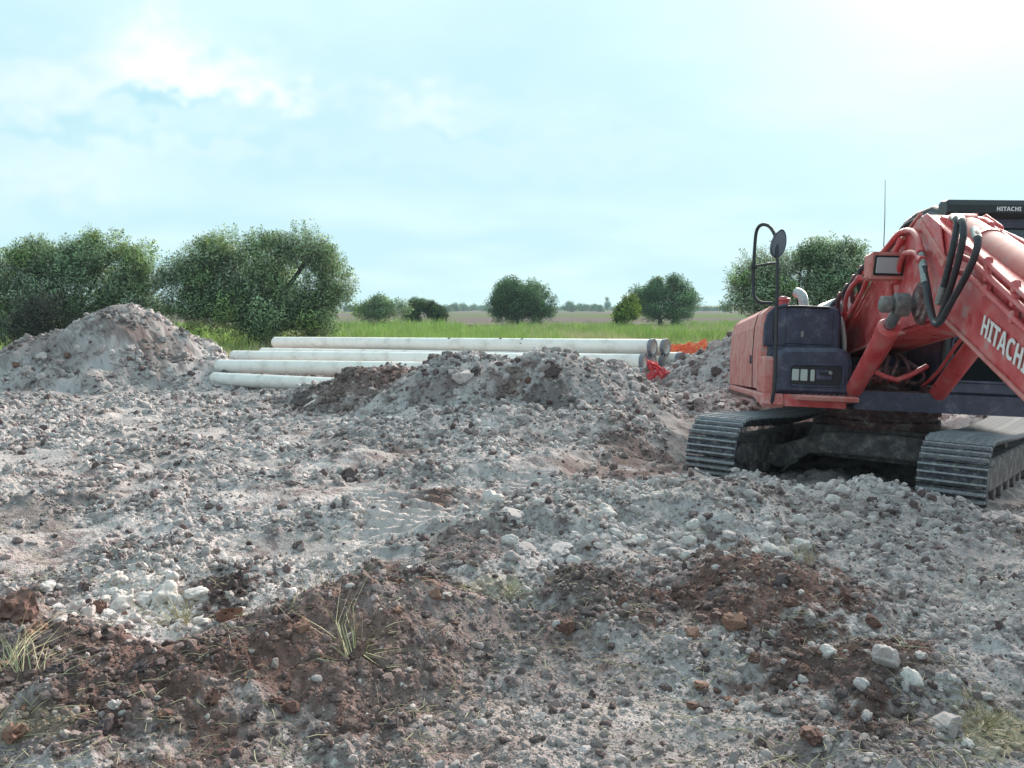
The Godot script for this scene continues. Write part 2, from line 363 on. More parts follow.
func lay_out_ground() -> void:
	n_big = noise(0.22, 1, 2); n_mid = noise(0.9, 2, 3); n_c1 = noise(4.2, 3, 1, FastNoiseLite.TYPE_CELLULAR); n_c2 = noise(12.0, 4, 1, FastNoiseLite.TYPE_CELLULAR); n_c3 = noise(29.0, 14, 1, FastNoiseLite.TYPE_CELLULAR)
	n_fine = noise(17.0, 5, 3); n_warp = noise(1.6, 6, 3); n_patch = noise(0.7, 8, 2)
	for f in [n_c1, n_c2, n_c3]:
		f.cellular_distance_function = FastNoiseLite.DISTANCE_EUCLIDEAN; f.cellular_return_type = FastNoiseLite.RETURN_DISTANCE; f.cellular_jitter = 1.0
	# the big spoil heap by the olive trees
	mound(124, 20.0, 1.86, 3.1, 3.0, 0.07); mound(62, 19.4, 1.15, 2.9, 2.2, 0.1); mound(200, 19.5, 0.6, 2.2, 2.0, 0.1)
	# the long heap in front of the pipes
	mound(470, 12.6, 0.95, 1.9, 1.9, 0.2); mound(548, 12.4, 0.93, 1.6, 1.9, 0.2); mound(605, 13.0, 0.72, 1.5, 1.7, 0.25); mound(378, 13.6, 0.62, 1.5, 1.4, 0.3); mound(420, 14.2, 0.5, 1.5, 1.2, 0.2); mound(505, 10.9, 0.32, 2.6, 1.5, 0.1); mound(330, 15.0, 0.28, 1.4, 1.0, 0.3)
	# heap behind the excavator; last two mounds raised to block sun under it
	mound(770, 14.9, 1.45, 2.7, 2.5, 0.1); mound(700, 13.6, 0.30, 1.5, 1.6, 0.1); mound(880, 14.9, 1.15, 2.6, 1.9, 0.1); mound(990, 14.6, 0.95, 2.6, 1.8, 0.1)
	# brown heap in the near right
	var p := gp(775, 610); mounds.append(PackedFloat32Array([p.x, p.z, 0.20, 0.62, 0.95, 0.1, 1.0, 0.0]))
	p = gp(590, 600); mounds.append(PackedFloat32Array([p.x, p.z, 0.10, 0.45, 0.6, 0.1, 1.0, 0.0]))
	p = gp(900, 700); mounds.append(PackedFloat32Array([p.x, p.z, 0.10, 0.6, 0.5, 0.2, 1.0, 0.0]))
	# low swells
	p = gp(345, 468); mounds.append(PackedFloat32Array([p.x, p.z, 0.12, 0.8, 0.8, 0.1, 1.0, 0.0]))
	p = gp(510, 470); mounds.append(PackedFloat32Array([p.x, p.z, 0.16, 1.6, 1.2, 0.1, 1.0, 0.0]))
	p = gp(150, 600); mounds.append(PackedFloat32Array([p.x, p.z, -0.04, 1.0, 0.8, 0.2, 1.0, 0.0]))
	p = gp(228, 590); mounds.append(PackedFloat32Array([p.x, p.z, 0.05, 0.30, 0.40, 0.3, 1.0, 0.0]))
	# stone ridge under the front of the excavator
	var crest := []
	for q in [[430, 575, 0.0], [480, 545, 0.10], [560, 522, 0.17], [640, 503, 0.20], [720, 490, 0.30], [790, 487, 0.25], [860, 494, 0.17], [930, 514, 0.06], [1010, 545, 0.06], [1120, 570, 0.06]]:
		var g := gp(q[0], q[1], q[2]); crest.append(Vector3(g.x, g.z, q[2] - (0.0 if q[0] < 650 else 0.05)))
	ridges.append([crest, 0.80, 1.2])
	# brown berm along the near left
	crest = []
	for q in [[-120, 600, 0.2], [0, 596, 0.24], [60, 632, 0.14], [130, 648, 0.12], [240, 632, 0.12], [320, 602, 0.20], [390, 581, 0.25], [440, 590, 0.18], [480, 620, 0.0]]:
		var g := gp(q[0], q[1], q[2]); crest.append(Vector3(g.x, g.z, q[2]))
	ridges.append([crest, 1.0, 0.38])
	# soil kinds: 1 red brown, 2 dark, 3 pale, 4 yellowish
	for b in [[440, 735, 560, 75, 5, 0.6], [380, 690, 330, 60, 5, 0.45], [690, 650, 200, 50, 5, 0.4], [10, 615, 75, 36, 1, 1.0], [130, 700, 210, 75, 1, 0.8], [320, 690, 190, 60, 1, 0.75], [390, 600, 85, 38, 1, 0.95], [180, 750, 360, 40, 1, 0.5], [590, 610, 70, 42, 1, 0.75], [480, 560, 60, 18, 1, 0.6], [765, 605, 110, 52, 1, 1.0], [835, 680, 100, 58, 1, 0.95], [900, 735, 60, 28, 1, 0.7], [640, 455, 60, 20, 1, 0.75], [600, 480, 55, 12, 1, 0.6], [410, 455, 36, 10, 2, 0.8], [345, 462, 16, 9, 2, 0.9], [435, 507, 20, 10, 1, 0.9], [20, 520, 60, 24, 2, 0.6], [120, 560, 60, 14, 2, 0.3], [690, 620, 60, 30, 1, 0.5],
			[150, 605, 120, 32, 3, 1.0], [300, 560, 70, 20, 3, 0.5], [420, 530, 90, 24, 3, 0.5], [985, 610, 70, 40, 3, 0.75], [560, 710, 130, 30, 3, 0.35], [990, 745, 60, 32, 4, 0.9], [500, 600, 55, 16, 4, 0.5], [15, 755, 50, 18, 4, 0.5], [850, 540, 110, 12, 3, 0.4], [620, 520, 90, 16, 3, 0.4], [700, 720, 90, 25, 3, 0.3], [228, 590, 40, 26, 2, 1.1]]:  # last patch: dark colour painted for the shade of a pit
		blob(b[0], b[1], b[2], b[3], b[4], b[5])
	for b in [[130, 19.0, 1.1, 0.5, 1, 0.6], [165, 19.0, 0.6, 0.9, 2, 0.55], [35, 18.6, 1.0, 0.7, 2, 0.45], [105, 19.6, 0.8, 0.5, 2, 0.5], [372, 13.2, 1.5, 1.1, 1, 0.85], [340, 14.2, 1.2, 0.9, 2, 0.9], [512, 11.6, 0.4, 0.4, 1, 0.8], [548, 11.2, 0.4, 0.4, 2, 0.7], [430, 11.6, 0.4, 0.4, 2, 0.4], [985, 13.8, 3.0, 2.0, 3, 0.9]]:
		blob_at(b[0], b[1], b[2], b[3], b[4], b[5])

func ridge_height(x: float, z: float, r: Array) -> float:
	var pts: Array = r[0]; var best := 0.0
	for i in pts.size() - 1:
		var a: Vector3 = pts[i]; var b: Vector3 = pts[i + 1]
		var dx := b.x - a.x; var dz := b.y - a.y
		var t := clampf(((x - a.x) * dx + (z - a.y) * dz) / (dx * dx + dz * dz), 0.0, 1.0)
		var ox := x - a.x - dx * t; var oz := z - a.y - dz * t
		var w: float = r[1] if oz > 0.0 else r[2]
		var e := 1.0 - sqrt(ox * ox + oz * oz) / w
		if e > 0.0: best = maxf(best, lerpf(a.z, b.z, t) * e * e * (3.0 - 2.0 * e))
	return best

var stand_inverse: Basis
# where a crawler track has pressed its print into the soil
func print_share(x: float, z: float) -> float:
	if z < -9.0 or z > -4.6 or absf(x + 0.9) > 1.3: return 0.0
	var a := (1.0 - sstep(0.25, 0.42, absf(x + 0.85 - (z + 6.4) * 0.22))) * (1.0 - sstep(0.55, 1.0, absf(z + 6.35)))
	var b := (1.0 - sstep(0.2, 0.4, absf(x + 0.1 + (z + 6.4) * 0.3))) * (1.0 - sstep(0.3, 0.6, absf(z + 7.3)))
	return maxf(a, b * 0.7)
func ground_height(x: float, z: float, detail := true) -> float:
	var d := -z
	var h := 0.0
	if d > 11.0: h -= 0.16 * sstep(11.0, 17.0, d)
	if d < 40.0:
		var wob := n_warp.get_noise_2d(x, z)
		h += n_big.get_noise_2d(x, z) * 0.09
		var on_mound := 0.0; var top := 0.0; var lump := n_patch.get_noise_2d(x * 0.9 + 70.0, z * 0.9) * 0.16 + wob * 0.05
		for m in mounds:
			var ox := x - m[0]; var oz := z - m[1]
			var lim := maxf(m[3], m[4]) * 1.2
			if absf(ox) > lim or absf(oz) > lim: continue
			var ex := ox / m[3]; var ez := oz / m[4]
			var r := sqrt(ex * ex + ez * ez) * (1.0 + lump)
			var t := clampf((1.0 - r) / (1.0 - m[5]), 0.0, 1.0)
			var s := t * t * (3.0 - 2.0 * t) * 0.35 + t * 0.65
			on_mound = maxf(on_mound, s)
			if m[2] < 0.0: h += m[2] * s
			else:
				var e := clampf((m[2] * s - top) / 0.25 + 0.5, 0.0, 1.0)
				top = lerpf(top, m[2] * s, e) + 0.25 * e * (1.0 - e) * minf(1.0, top * 8.0) * 0.5
		h += top
		if d < 9.0:
			for r in ridges: h += ridge_height(x, z, r) * (1.0 + wob * 0.35)
		# hollow that the excavator stands in
		if d > 5.5 and d < 14.5 and x > 0.4:
			var q := stand_inverse * (Vector3(x, 0, z) - Vector3(TRACK_HUB.x, 0, TRACK_HUB.z))
			var out := maxf(absf(q.x) - 1.55, absf(q.z) - 2.25)
			var wt := 1.0 - sstep(0.0, 0.85, out)
			if wt > 0.0:
				var pl := TRACK_HUB.y + 0.05 + q.z * 0.0437
				h = lerpf(h, pl, wt)
				h += 0.36 * sstep(0.2, 0.9, -q.z) * (1.0 - sstep(0.75, 0.95, absf(q.x))) * (1.0 - sstep(2.2, 2.8, -q.z))  # soil bank added between the tracks to block light under the belly
		if detail:
			var rough := (clampf(0.55 + n_patch.get_noise_2d(x, z) * 0.9, 0.12, 1.2) + on_mound * 0.35) * (1.0 - 0.7 * print_share(x, z))
			h += n_mid.get_noise_2d(x, z) * 0.085
			var wx := x + wob * 0.10; var wz := z + n_mid.get_noise_2d(x + 9.0, z) * 0.10
			var c := clampf(-n_c1.get_noise_2d(wx, wz), 0.0, 1.0)
			h += c * c * 0.085 * rough * (1.0 - 0.45 * on_mound)
			if d < 16.0:
				var c2 := clampf(-n_c2.get_noise_2d(wx, wz), 0.0, 1.0)
				h += c2 * 0.034 * rough
				if d < 8.0: h += clampf(-n_c3.get_noise_2d(wx, wz), 0.0, 1.0) * 0.016 * (0.4 + rough)
				h += n_fine.get_noise_2d(x, z) * 0.014 * rough
			# grouser prints
			var pr := print_share(x, z)
			if pr > 0.0:
				var u := (z + 6.4) * 0.97 - (x + 0.9) * 0.16
				h += 0.05 * sin(u * 36.0) * absf(sin(u * 36.0)) * pr
	else:
		h += n_big.get_noise_2d(x * 0.3, z * 0.3) * 0.15
	return h

func soil_colour(x: float, z: float) -> Color:
	var d := -z
	var v := n_mid.get_noise_2d(x * 0.7 + 5.0, z * 0.7); var f := n_fine.get_noise_2d(x * 0.8, z * 0.8); var p := n_patch.get_noise_2d(x + 30.0, z)
	var c := Vector3(0.505, 0.448, 0.44) * (1.0 + 0.30 * v + 0.28 * f + 0.18 * p)
	c = c.lerp(Vector3(0.30, 0.228, 0.215), clampf(p * 0.9 + f * 0.3 - 0.05, 0.0, 0.5))
	# crumbs of darker, damp earth mixed in
	var damp := n_warp.get_noise_2d(x * 1.9 + 11.0, z * 1.9) + f * 0.7 + p * 0.4
	c = c.lerp(Vector3(0.17, 0.12, 0.12), sstep(0.22, 0.55, damp) * 0.7)
	if d < 5.2 and d > 2.2:
		var bm := ridge_height(x, z, ridges[1])
		if bm > 0.0: c = c.lerp(Vector3(0.165, 0.10, 0.09) * (1.0 + 0.35 * f + 0.3 * v), sstep(0.02, 0.10, bm + f * 0.06 + v * 0.06) * 0.62)
	if d < 26.0:
		var wob := n_warp.get_noise_2d(x * 1.3, z * 1.3) * 0.55 + f * 0.45 + n_mid.get_noise_2d(x * 2.5, z * 2.5) * 0.4
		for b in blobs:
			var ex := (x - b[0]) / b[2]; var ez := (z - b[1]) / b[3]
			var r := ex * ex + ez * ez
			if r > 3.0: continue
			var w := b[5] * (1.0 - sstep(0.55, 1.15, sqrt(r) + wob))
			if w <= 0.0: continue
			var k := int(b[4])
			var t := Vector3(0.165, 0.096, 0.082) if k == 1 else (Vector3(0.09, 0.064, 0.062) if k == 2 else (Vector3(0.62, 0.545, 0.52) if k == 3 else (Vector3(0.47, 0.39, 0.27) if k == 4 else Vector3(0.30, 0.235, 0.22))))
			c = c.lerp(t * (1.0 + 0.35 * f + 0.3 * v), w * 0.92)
	elif d < 200.0:
		c = c.lerp(Vector3(0.09, 0.11, 0.035), sstep(22.0, 27.0, d) * (1.0 - sstep(85.0, 105.0, d)))
	if d > 60.0:
		var strip := n_big.get_noise_2d(x * 0.02, z * 0.12)
		var far := Vector3(0.20, 0.165, 0.15).lerp(Vector3(0.15, 0.19, 0.08), sstep(0.0, 0.3, strip))
		c = c.lerp(far, sstep(85.0, 105.0, d))
	return Color(clampf(c.x, 0.02, 0.8), clampf(c.y, 0.02, 0.8), clampf(c.z, 0.02, 0.8))

func which_heap(x: float, z: float) -> int:
	# 0 ground, 1 heap by the olives, 2 heap before the pipes, 3 heap behind the excavator, 4 brown heap, 5 brown berm, 6 stone ridge
	for i in 15:
		var m := mounds[i]
		var ex := (x - m[0]) / m[3]; var ez := (z - m[1]) / m[4]
		if ex * ex + ez * ez < 0.86:
			return 1 if i < 3 else (2 if i < 10 else (3 if i < 14 else 4))
	if -z < 9.0:
		if ridge_height(x, z, ridges[1]) > 0.035: return 5
		if ridge_height(x, z, ridges[0]) > 0.045:
			var q := stand_inverse * (Vector3(x, 0, z) - Vector3(TRACK_HUB.x, 0, TRACK_HUB.z))
			if maxf(absf(q.x) - 1.55, absf(q.z) - 2.25) > 0.1: return 6
	return 0

func make_terrain() -> void:
	make_bases(); stand_inverse = under_basis.inverse(); lay_out_ground()
	var zs: Array[float] = []
	var z := 5.0
	while z > -1.6:
		zs.append(z); z -= 0.25
	var d := 1.6
	while d < 1500.0:
		zs.append(-d)
		d += d * (0.0042 if d < 7.0 else (0.0040 if d < 24.0 else (0.02 if d < 120.0 else 0.12)))
	var cols := 720; var rows := zs.size()
	var vs := PackedVector3Array(); vs.resize(rows * cols); var cs := PackedColorArray(); cs.resize(rows * cols); var ns := PackedVector3Array(); ns.resize(rows * cols)
	for r in rows:
		var zz := zs[r]; var hw := sqrt(zz * zz + 6.0) * (0.80 if zz < 0.0 else 1.6)
		for c in cols:
			var x := (2.0 * c / (cols - 1) - 1.0) * hw
			if c < 4: x -= hw * 0.5 * (4 - c)
			elif c > cols - 5: x += hw * 0.5 * (c - cols + 5)
			vs[r * cols + c] = Vector3(x, ground_height(x, zz), zz); cs[r * cols + c] = soil_colour(x, zz)
	for r in rows:
		for c in cols:
			var i := r * cols + c
			var e := vs[i + (1 if c < cols - 1 else 0)] - vs[i - (1 if c > 0 else 0)]
			var s := vs[i + (cols if r < rows - 1 else 0)] - vs[i - (cols if r > 0 else 0)]
			ns[i] = e.cross(-s).normalized() if e.cross(-s).y < 0.0 else e.cross(s).normalized()
			if ns[i].y < 0.0: ns[i] = -ns[i]
	var idx: Array = []
	for k in 7: idx.append(PackedInt32Array())
	for r in rows - 1:
		for c in cols - 1:
			var i := r * cols + c
			var k := 0
			if zs[r] < -2.2 and zs[r] > -25.0:
				var m := (vs[i] + vs[i + cols + 1]) * 0.5
				k = which_heap(m.x, m.z)
			var a: PackedInt32Array = idx[k]
			a.append(i); a.append(i + cols); a.append(i + 1); a.append(i + 1); a.append(i + cols); a.append(i + cols + 1)
			idx[k] = a
	var info := [["ground", "", ""], ["spoil_heap", "large cone of grey spoil with dark streaks beside the olive trees", "spoil heap"], ["spoil_heap", "long grey heap of crumbled soil and clods in front of the white pipes", "spoil heap"], ["spoil_heap", "steep grey gravel heap behind the excavator next to the red netting", "spoil heap"], ["earth_heap", "low heap of red brown earth with pale rounded stones on it", "earth heap"], ["earth_berm", "low berm of dark brown earth with dry grass before a pale rubble hollow", "earth berm"], ["stone_ridge", "low ridge of loose grey stones piled before the excavator tracks", "stone ridge"]]
	for k in 7:
		var remap := PackedInt32Array(); remap.resize(rows * cols); remap.fill(-1)
		var v2 := PackedVector3Array(); var n2 := PackedVector3Array(); var c2 := PackedColorArray(); var i2 := PackedInt32Array()
		for i in idx[k]:
			if remap[i] < 0:
				remap[i] = v2.size(); v2.append(vs[i]); n2.append(ns[i]); c2.append(cs[i])
			i2.append(remap[i])
		var a := []; a.resize(Mesh.ARRAY_MAX); a[Mesh.ARRAY_VERTEX] = v2; a[Mesh.ARRAY_NORMAL] = n2; a[Mesh.ARRAY_COLOR] = c2; a[Mesh.ARRAY_INDEX] = i2
		var mesh := ArrayMesh.new(); mesh.add_surface_from_arrays(Mesh.PRIMITIVE_TRIANGLES, a)
		var o := part(info[k][0], mesh, M.soil, self)
		if k == 0: o.set_meta("kind", "structure"); o.set_meta("label", "churned grey building site ground with brown earth patches"); o.set_meta("category", "ground")
		else: tag(o, info[k][1], info[k][2])
	print("terrain ", rows, " x ", cols)

# ------------------------------------------------------------------ far land
func make_far_land() -> void:
	# low blue hills at the edge of the plain
	var b := B.new()
	var nh := noise(0.0035, 61, 3)
	for i in 120:
		var x0 := -1200.0 + i * 20.0; var x1 := x0 + 20.0
		var h0 := maxf(1.5, 4.5 + nh.get_noise_1d(x0) * 6.0); var h1 := maxf(1.5, 4.5 + nh.get_noise_1d(x1) * 6.0)
		var q := [[-1000.0, 0.0], [-1060.0, 0.6], [-1140.0, 1.0], [-1260.0, 0.9], [-1400.0, 0.0]]
		for k in 4:
			b.quad(Vector3(x0, h0 * q[k][1] - 1.0, q[k][0]), Vector3(x1, h1 * q[k][1] - 1.0, q[k][0]), Vector3(x1, h1 * q[k + 1][1] - 1.0, q[k + 1][0]), Vector3(x0, h0 * q[k + 1][1] - 1.0, q[k + 1][0]), Vector3.UP)
	var o := part("hills", b.done(), textured(ramp_tex(128, [field(noise(0.04, 62, 3), 128)], [1.0], [[0.0, 0.06, 0.08, 0.04], [1.0, 0.14, 0.14, 0.09]]), 0.004, 0.9, 0.0, true), self)
	o.set_meta("kind", "structure"); o.set_meta("label", "low hazy hills along the horizon"); o.set_meta("category", "hills")

# ------------------------------------------------------------------ pipes
func pipe(right: Vector3, left: Vector3, label: String) -> void:
	var dia := 0.30; var r := dia * 0.5
	var root := base("white_pipe", (right + left) * 0.5)
	tag(root, label, "pipe", "white pipes stacked behind the heap")
	var a := right - root.position; var c := left - root.position
	var d := (c - a).normalized(); var ln := (c - a).length()
	part("barrel", B.new().lathe(a + d * 0.075, d, [Vector2(r - 0.004, 0.0), Vector2(r, 0.004), Vector2(r, ln * 0.5), Vector2(r, ln - 0.11), Vector2(r - 0.02, ln - 0.076)], 28).done(), M.pipe, root)
	part("collar", B.new().lathe(a, d, [Vector2(r - 0.022, 0.03), Vector2(r - 0.022, 0.0), Vector2(r + 0.006, 0.0), Vector2(r + 0.010, 0.008), Vector2(r + 0.010, 0.07), Vector2(r, 0.078)], 28).done(), M.pipe_end, root)
	part("spigot", B.new().lathe(c, -d, [Vector2(r - 0.03, 0.0), Vector2(r - 0.02, 0.0), Vector2(r - 0.012, 0.09)], 28).done(), M.pipe_end, root)
	part("bore", B.new().lathe(a, d, [Vector2(r - 0.022, 0.01), Vector2(r - 0.028, 0.05), Vector2(r - 0.03, ln)], 28).done(), M.pipe, root)

func make_pipes() -> void:
	var mud := [stone_mesh(700, 0.1, 2, true), stone_mesh(701, 0.2, 2, true)]
	var rows := [
		# right end px, py, depth, left end px, py, depth, label
		[654, 347, 15.6, 275, 342.4, 22.3, "clean white pipe lying on top of the stack, full length in view"],
		[667, 347, 15.9, 300, 342.2, 23.2, "white pipe on top of the stack behind the full length one"],
		[645, 362, 15.35, 233, 356.6, 20.2, "white pipe in the second layer with red netting over its mouth"],
		[653.5, 361.5, 15.7, 262, 353.5, 21.3, "white pipe of the second layer half hidden behind the netted pipe mouth"],
		[665.5, 362, 15.9, 300, 352.0, 22.6, "white pipe of the second layer below the rear top pipe"],
		[682, 360, 15.9, 320, 351.0, 23.4, "white pipe of the second layer reaching farthest toward the gravel heap"],
		[644, 376, 15.1, 380, 372.0, 17.8, "white pipe in the bottom layer with its mouth half buried"],
		[601, 372, 14.7, 218, 366.0, 18.9, "mud stained white pipe with its mouth sticking out of the grey heap"],
		[470, 392, 14.9, 213.5, 378.8, 18.4, "short lowest white pipe lying on the ground, buried by clods"],
		[700, 376, 15.4, 420, 371, 18.6, "white pipe of the bottom layer running under the gravel heap"]]
	for q in rows: pipe(at_depth(q[0], q[1], q[2]), at_depth(q[3], q[4], q[5]), q[6])
	# mud lumps thrown up on the pipes
	var rr := RandomNumberGenerator.new(); rr.seed = 71
	for i in 14:
		var q: Array = rows[[0, 0, 0, 0, 2, 7][i % 6]]
		var a := at_depth(q[0], q[1], q[2]); var c := at_depth(q[3], q[4], q[5])
		var ang := rr.randf_range(0.2, 1.3)
		var p := a.lerp(c, rr.randf_range(0.25, 0.62)) + Vector3(0.3 * cos(ang), sin(ang), 0.9 * cos(ang)).normalized() * 0.152
		var s := rr.randf_range(0.05, 0.12)
		var o := part("mud_lump", mud[i % 2], M.stone_kinds[5], self, Transform3D(Basis(Vector3.UP, rr.randf() * TAU).scaled(Vector3(s, s * 0.6, s)), p))
		tag(o, "dark mud lump stuck on a white pipe", "mud", "mud lumps on the pipes")
	# plastic nets
	net("safety_net", [at_depth(665, 349, 16.3), at_depth(704, 343, 16.4), at_depth(702, 374, 15.9), at_depth(664, 374, 16.0)], 0.055, 0.10, "orange red plastic safety net hung between pipes and gravel heap", 12)
	net("safety_net", [at_depth(648, 362, 15.0), at_depth(652, 363, 14.95), at_depth(673, 376, 14.9), at_depth(650, 379, 14.85)], 0.06, 0.13, "crumpled pink red plastic net lying over the pipe mouths", 17)

func net(called: String, k: Array, cell: float, amp: float, label: String, sd: int) -> void:
	var nz := noise(2.2, sd, 3)
	var c: Vector3 = (k[0] + k[1] + k[2] + k[3]) / 4.0
	var root := base(called, c); tag(root, label, "net")
	var out: Vector3 = (k[1] - k[0]).cross(k[3] - k[0]).normalized()
	var at := func(u: float, v: float) -> Vector3:
		var p: Vector3 = (k[0] as Vector3).lerp(k[1], u).lerp((k[3] as Vector3).lerp(k[2], u), v)
		var w := Vector3(nz.get_noise_3d(u * 1.4, v * 1.2, 0.0), nz.get_noise_3d(u * 1.4, v * 1.2, 7.0), nz.get_noise_3d(u * 1.6, v * 1.5, 13.0))
		return p - c + w * amp * 0.8 + out * (amp * sin(u * 17.0 + v * 3.0) * 0.35)
	for layer in 2:
		var b := B.new()
		var su := int((k[1] - k[0]).length() / cell * 1.5) + 5; var sv := int((k[3] - k[0]).length() / cell * 1.5) + 5
		for i in su + 1:
			var pts := []
			for j in sv + 1: pts.append(at.call(float(i) / su, float(j) / sv) - out * layer * 0.06 + Vector3(0.012, 0.01, 0) * layer)
			b.tube(pts, 0.0075, 4, false)
		for j in sv + 1:
			var pts := []
			for i in su + 1: pts.append(at.call(float(i) / su, float(j) / sv) - out * layer * 0.06 + Vector3(0.012, 0.01, 0) * layer)
			b.tube(pts, 0.0075, 4, false)
		part("mesh_layer", b.done(), M.net if amp > 0.12 else M.net_orange, root)

# ------------------------------------------------------------------ trees
func leaf_spray(leaves: int, length: float, leaf: float, width: float, sd: int) -> Array:
	var r := RandomNumberGenerator.new(); r.seed = sd
	var v := PackedVector3Array(); var n := PackedVector3Array()
	for i in leaves:
		var t := (i + 0.5) / leaves
		var p := Vector3(r.randf_range(-0.03, 0.03), t * length, r.randf_range(-0.03, 0.03))
		var a := i * 2.4 + r.randf() * 0.8
		var d := Vector3(cos(a), r.randf_range(0.1, 1.2), sin(a)).normalized()
		var s := d.cross(Vector3(r.randf_range(-1, 1), r.randf_range(-1, 1), r.randf_range(-1, 1))).normalized() * width * r.randf_range(0.7, 1.3) * 0.5
		var l := leaf * r.randf_range(0.7, 1.3)
		var nn := s.cross(d).normalized()
		var tip := p + d * l; var mid := p + d * l * 0.45 + nn * l * 0.06
		for q in [p, mid + s, tip, p, tip, mid - s]: v.append(q)
		for q in 6: n.append(nn)
	return [v, n]

func multi(called: String, mesh: Mesh, mat: Material, xs: Array, cs: PackedColorArray, parent: Node) -> MultiMeshInstance3D:
	var mm := MultiMesh.new(); mm.transform_format = MultiMesh.TRANSFORM_3D; mm.use_colors = true; mm.mesh = mesh; mm.instance_count = xs.size()
	var buf := PackedFloat32Array(); buf.resize(xs.size() * 16)
	for i in xs.size():
		var t: Transform3D = xs[i]; var b := t.basis; var k := i * 16
		buf[k] = b.x.x; buf[k + 1] = b.y.x; buf[k + 2] = b.z.x; buf[k + 3] = t.origin.x
		buf[k + 4] = b.x.y; buf[k + 5] = b.y.y; buf[k + 6] = b.z.y; buf[k + 7] = t.origin.y
		buf[k + 8] = b.x.z; buf[k + 9] = b.y.z; buf[k + 10] = b.z.z; buf[k + 11] = t.origin.z
		var c := cs[i]; buf[k + 12] = c.r; buf[k + 13] = c.g; buf[k + 14] = c.b; buf[k + 15] = 1.0
	mm.buffer = buf
	var o := MultiMeshInstance3D.new(); o.name = called if parent != self else numbered(called); o.multimesh = mm; o.material_override = mat
	parent.add_child(o, true); return o

func rand_basis(r: RandomNumberGenerator) -> Basis:
	return Basis(Vector3(r.randf_range(-1, 1), r.randf_range(-1, 1), r.randf_range(-1, 1)).normalized(), r.randf() * TAU)

var sprays := []
# lobes: crown masses as pixel x, pixel y, radius in metres (x, y); all at about the tree's depth
func tree(called: String, label: String, category: String, px: float, depth: float, lobes: Array, count: int, spray: int, size: float, colours: Array, sd: int, group := "", trunk_r := 0.16, stems := 3) -> void:
	var r := RandomNumberGenerator.new(); r.seed = sd
	var foot := Vector3((px - 512.0) / FPX * depth, 0, -depth); foot.y = ground_height(foot.x, foot.z, false) - 0.05
	var root := base(called, foot); tag(root, label, category, group)
	var cs: Array[Vector3] = []; var rx: Array[float] = []; var ry: Array[float] = []; var area := 0.0
	for l in lobes:
		var dz: float = l[4] if l.size() > 4 else r.randf_range(-0.4, 0.4) * l[2]
		cs.append(at_depth(l[0], l[1], depth + dz) - foot); rx.append(l[2]); ry.append(l[3]); area += l[2] * l[3]
	# trunk with limbs to every lobe
	var b := B.new()
	var fork := Vector3(0, maxf(0.25, cs[0].y * 0.28), 0)
	for s in stems:
		var a := TAU * s / stems + 0.4
		b.tube([Vector3(cos(a), 0, sin(a)) * trunk_r * 1.3 + Vector3(0, -0.1, 0), fork * 0.5 + Vector3(cos(a), 0, sin(a)) * trunk_r * 0.6, fork + Vector3(cos(a + 1.0), 0, sin(a + 1.0)) * trunk_r * 0.5], [trunk_r * 1.0, trunk_r * 0.8, trunk_r * 0.65], 8, true, 3)
	for i in cs.size():
		var mid := fork.lerp(cs[i], 0.5) + Vector3(r.randf_range(-0.1, 0.1), 0.1, r.randf_range(-0.1, 0.1)) * rx[i]
		b.tube([fork, mid, cs[i], cs[i] + Vector3(r.randf_range(-0.4, 0.4), 0.6, r.randf_range(-0.4, 0.4)) * ry[i]], [trunk_r * 0.45, trunk_r * 0.26, trunk_r * 0.12, trunk_r * 0.03], 6, true, 3)
		for k in 4:
			var e := cs[i] + Vector3(r.randf_range(-1, 1) * rx[i], r.randf_range(-0.5, 0.9) * ry[i], r.randf_range(-1, 1) * rx[i]) * 0.8
			b.tube([mid.lerp(cs[i], r.randf()), (cs[i] + e) * 0.5, e], [trunk_r * 0.12, trunk_r * 0.08, trunk_r * 0.03], 5, false, 2)
	part("trunk", b.done(), M.bark, root)
	# clumps of twigs
	var v := PackedVector3Array(); var n := PackedVector3Array(); var cl := PackedColorArray()
	for i in cs.size():
		var m := int(count * rx[i] * ry[i] / area)
		var clumps := maxi(6, int(rx[i] * ry[i] * 15.0 / (size * size)))
		clumps = mini(clumps, 60)
		for k in clumps:
			var dir := Vector3(r.randfn(), r.randfn() * 0.9 + 0.2, r.randfn()).normalized()
			var rad := pow(r.randf(), 0.4) * (0.92 if r.randf() < 0.8 else 1.18)
			var cp := cs[i] + Vector3(dir.x * rx[i], dir.y * ry[i], dir.z * rx[i]) * rad
			var cr := (0.16 + 0.24 * r.randf()) * minf(rx[i], ry[i]) + 0.05
			var base_c: Color = colours[r.randi() % colours.size()]
			var shade := r.randf_range(0.75, 1.3)
			for q in m / clumps:
				var d2 := Vector3(r.randfn(), r.randfn(), r.randfn()).normalized()
				var p := cp + d2 * cr * (0.35 + 0.85 * pow(r.randf(), 0.6))
				var up := (d2 * 0.8 + dir * 0.5 + Vector3(0, 0.75, 0)).normalized()
				var side := up.cross(Vector3(r.randfn(), r.randfn(), r.randfn())).normalized()
				var sc := size * r.randf_range(0.6, 1.35)
				add_spray(v, n, cl, sprays[spray], Basis(side, up, side.cross(up)).scaled(Vector3.ONE * sc), p, base_c * shade * r.randf_range(0.78, 1.22), (dir + d2 * 0.8).normalized())
	var arr := []; arr.resize(Mesh.ARRAY_MAX); arr[Mesh.ARRAY_VERTEX] = v; arr[Mesh.ARRAY_NORMAL] = n; arr[Mesh.ARRAY_COLOR] = cl
	var cm := ArrayMesh.new(); cm.add_surface_from_arrays(Mesh.PRIMITIVE_TRIANGLES, arr)
	part("crown", cm, M.leaf, root)

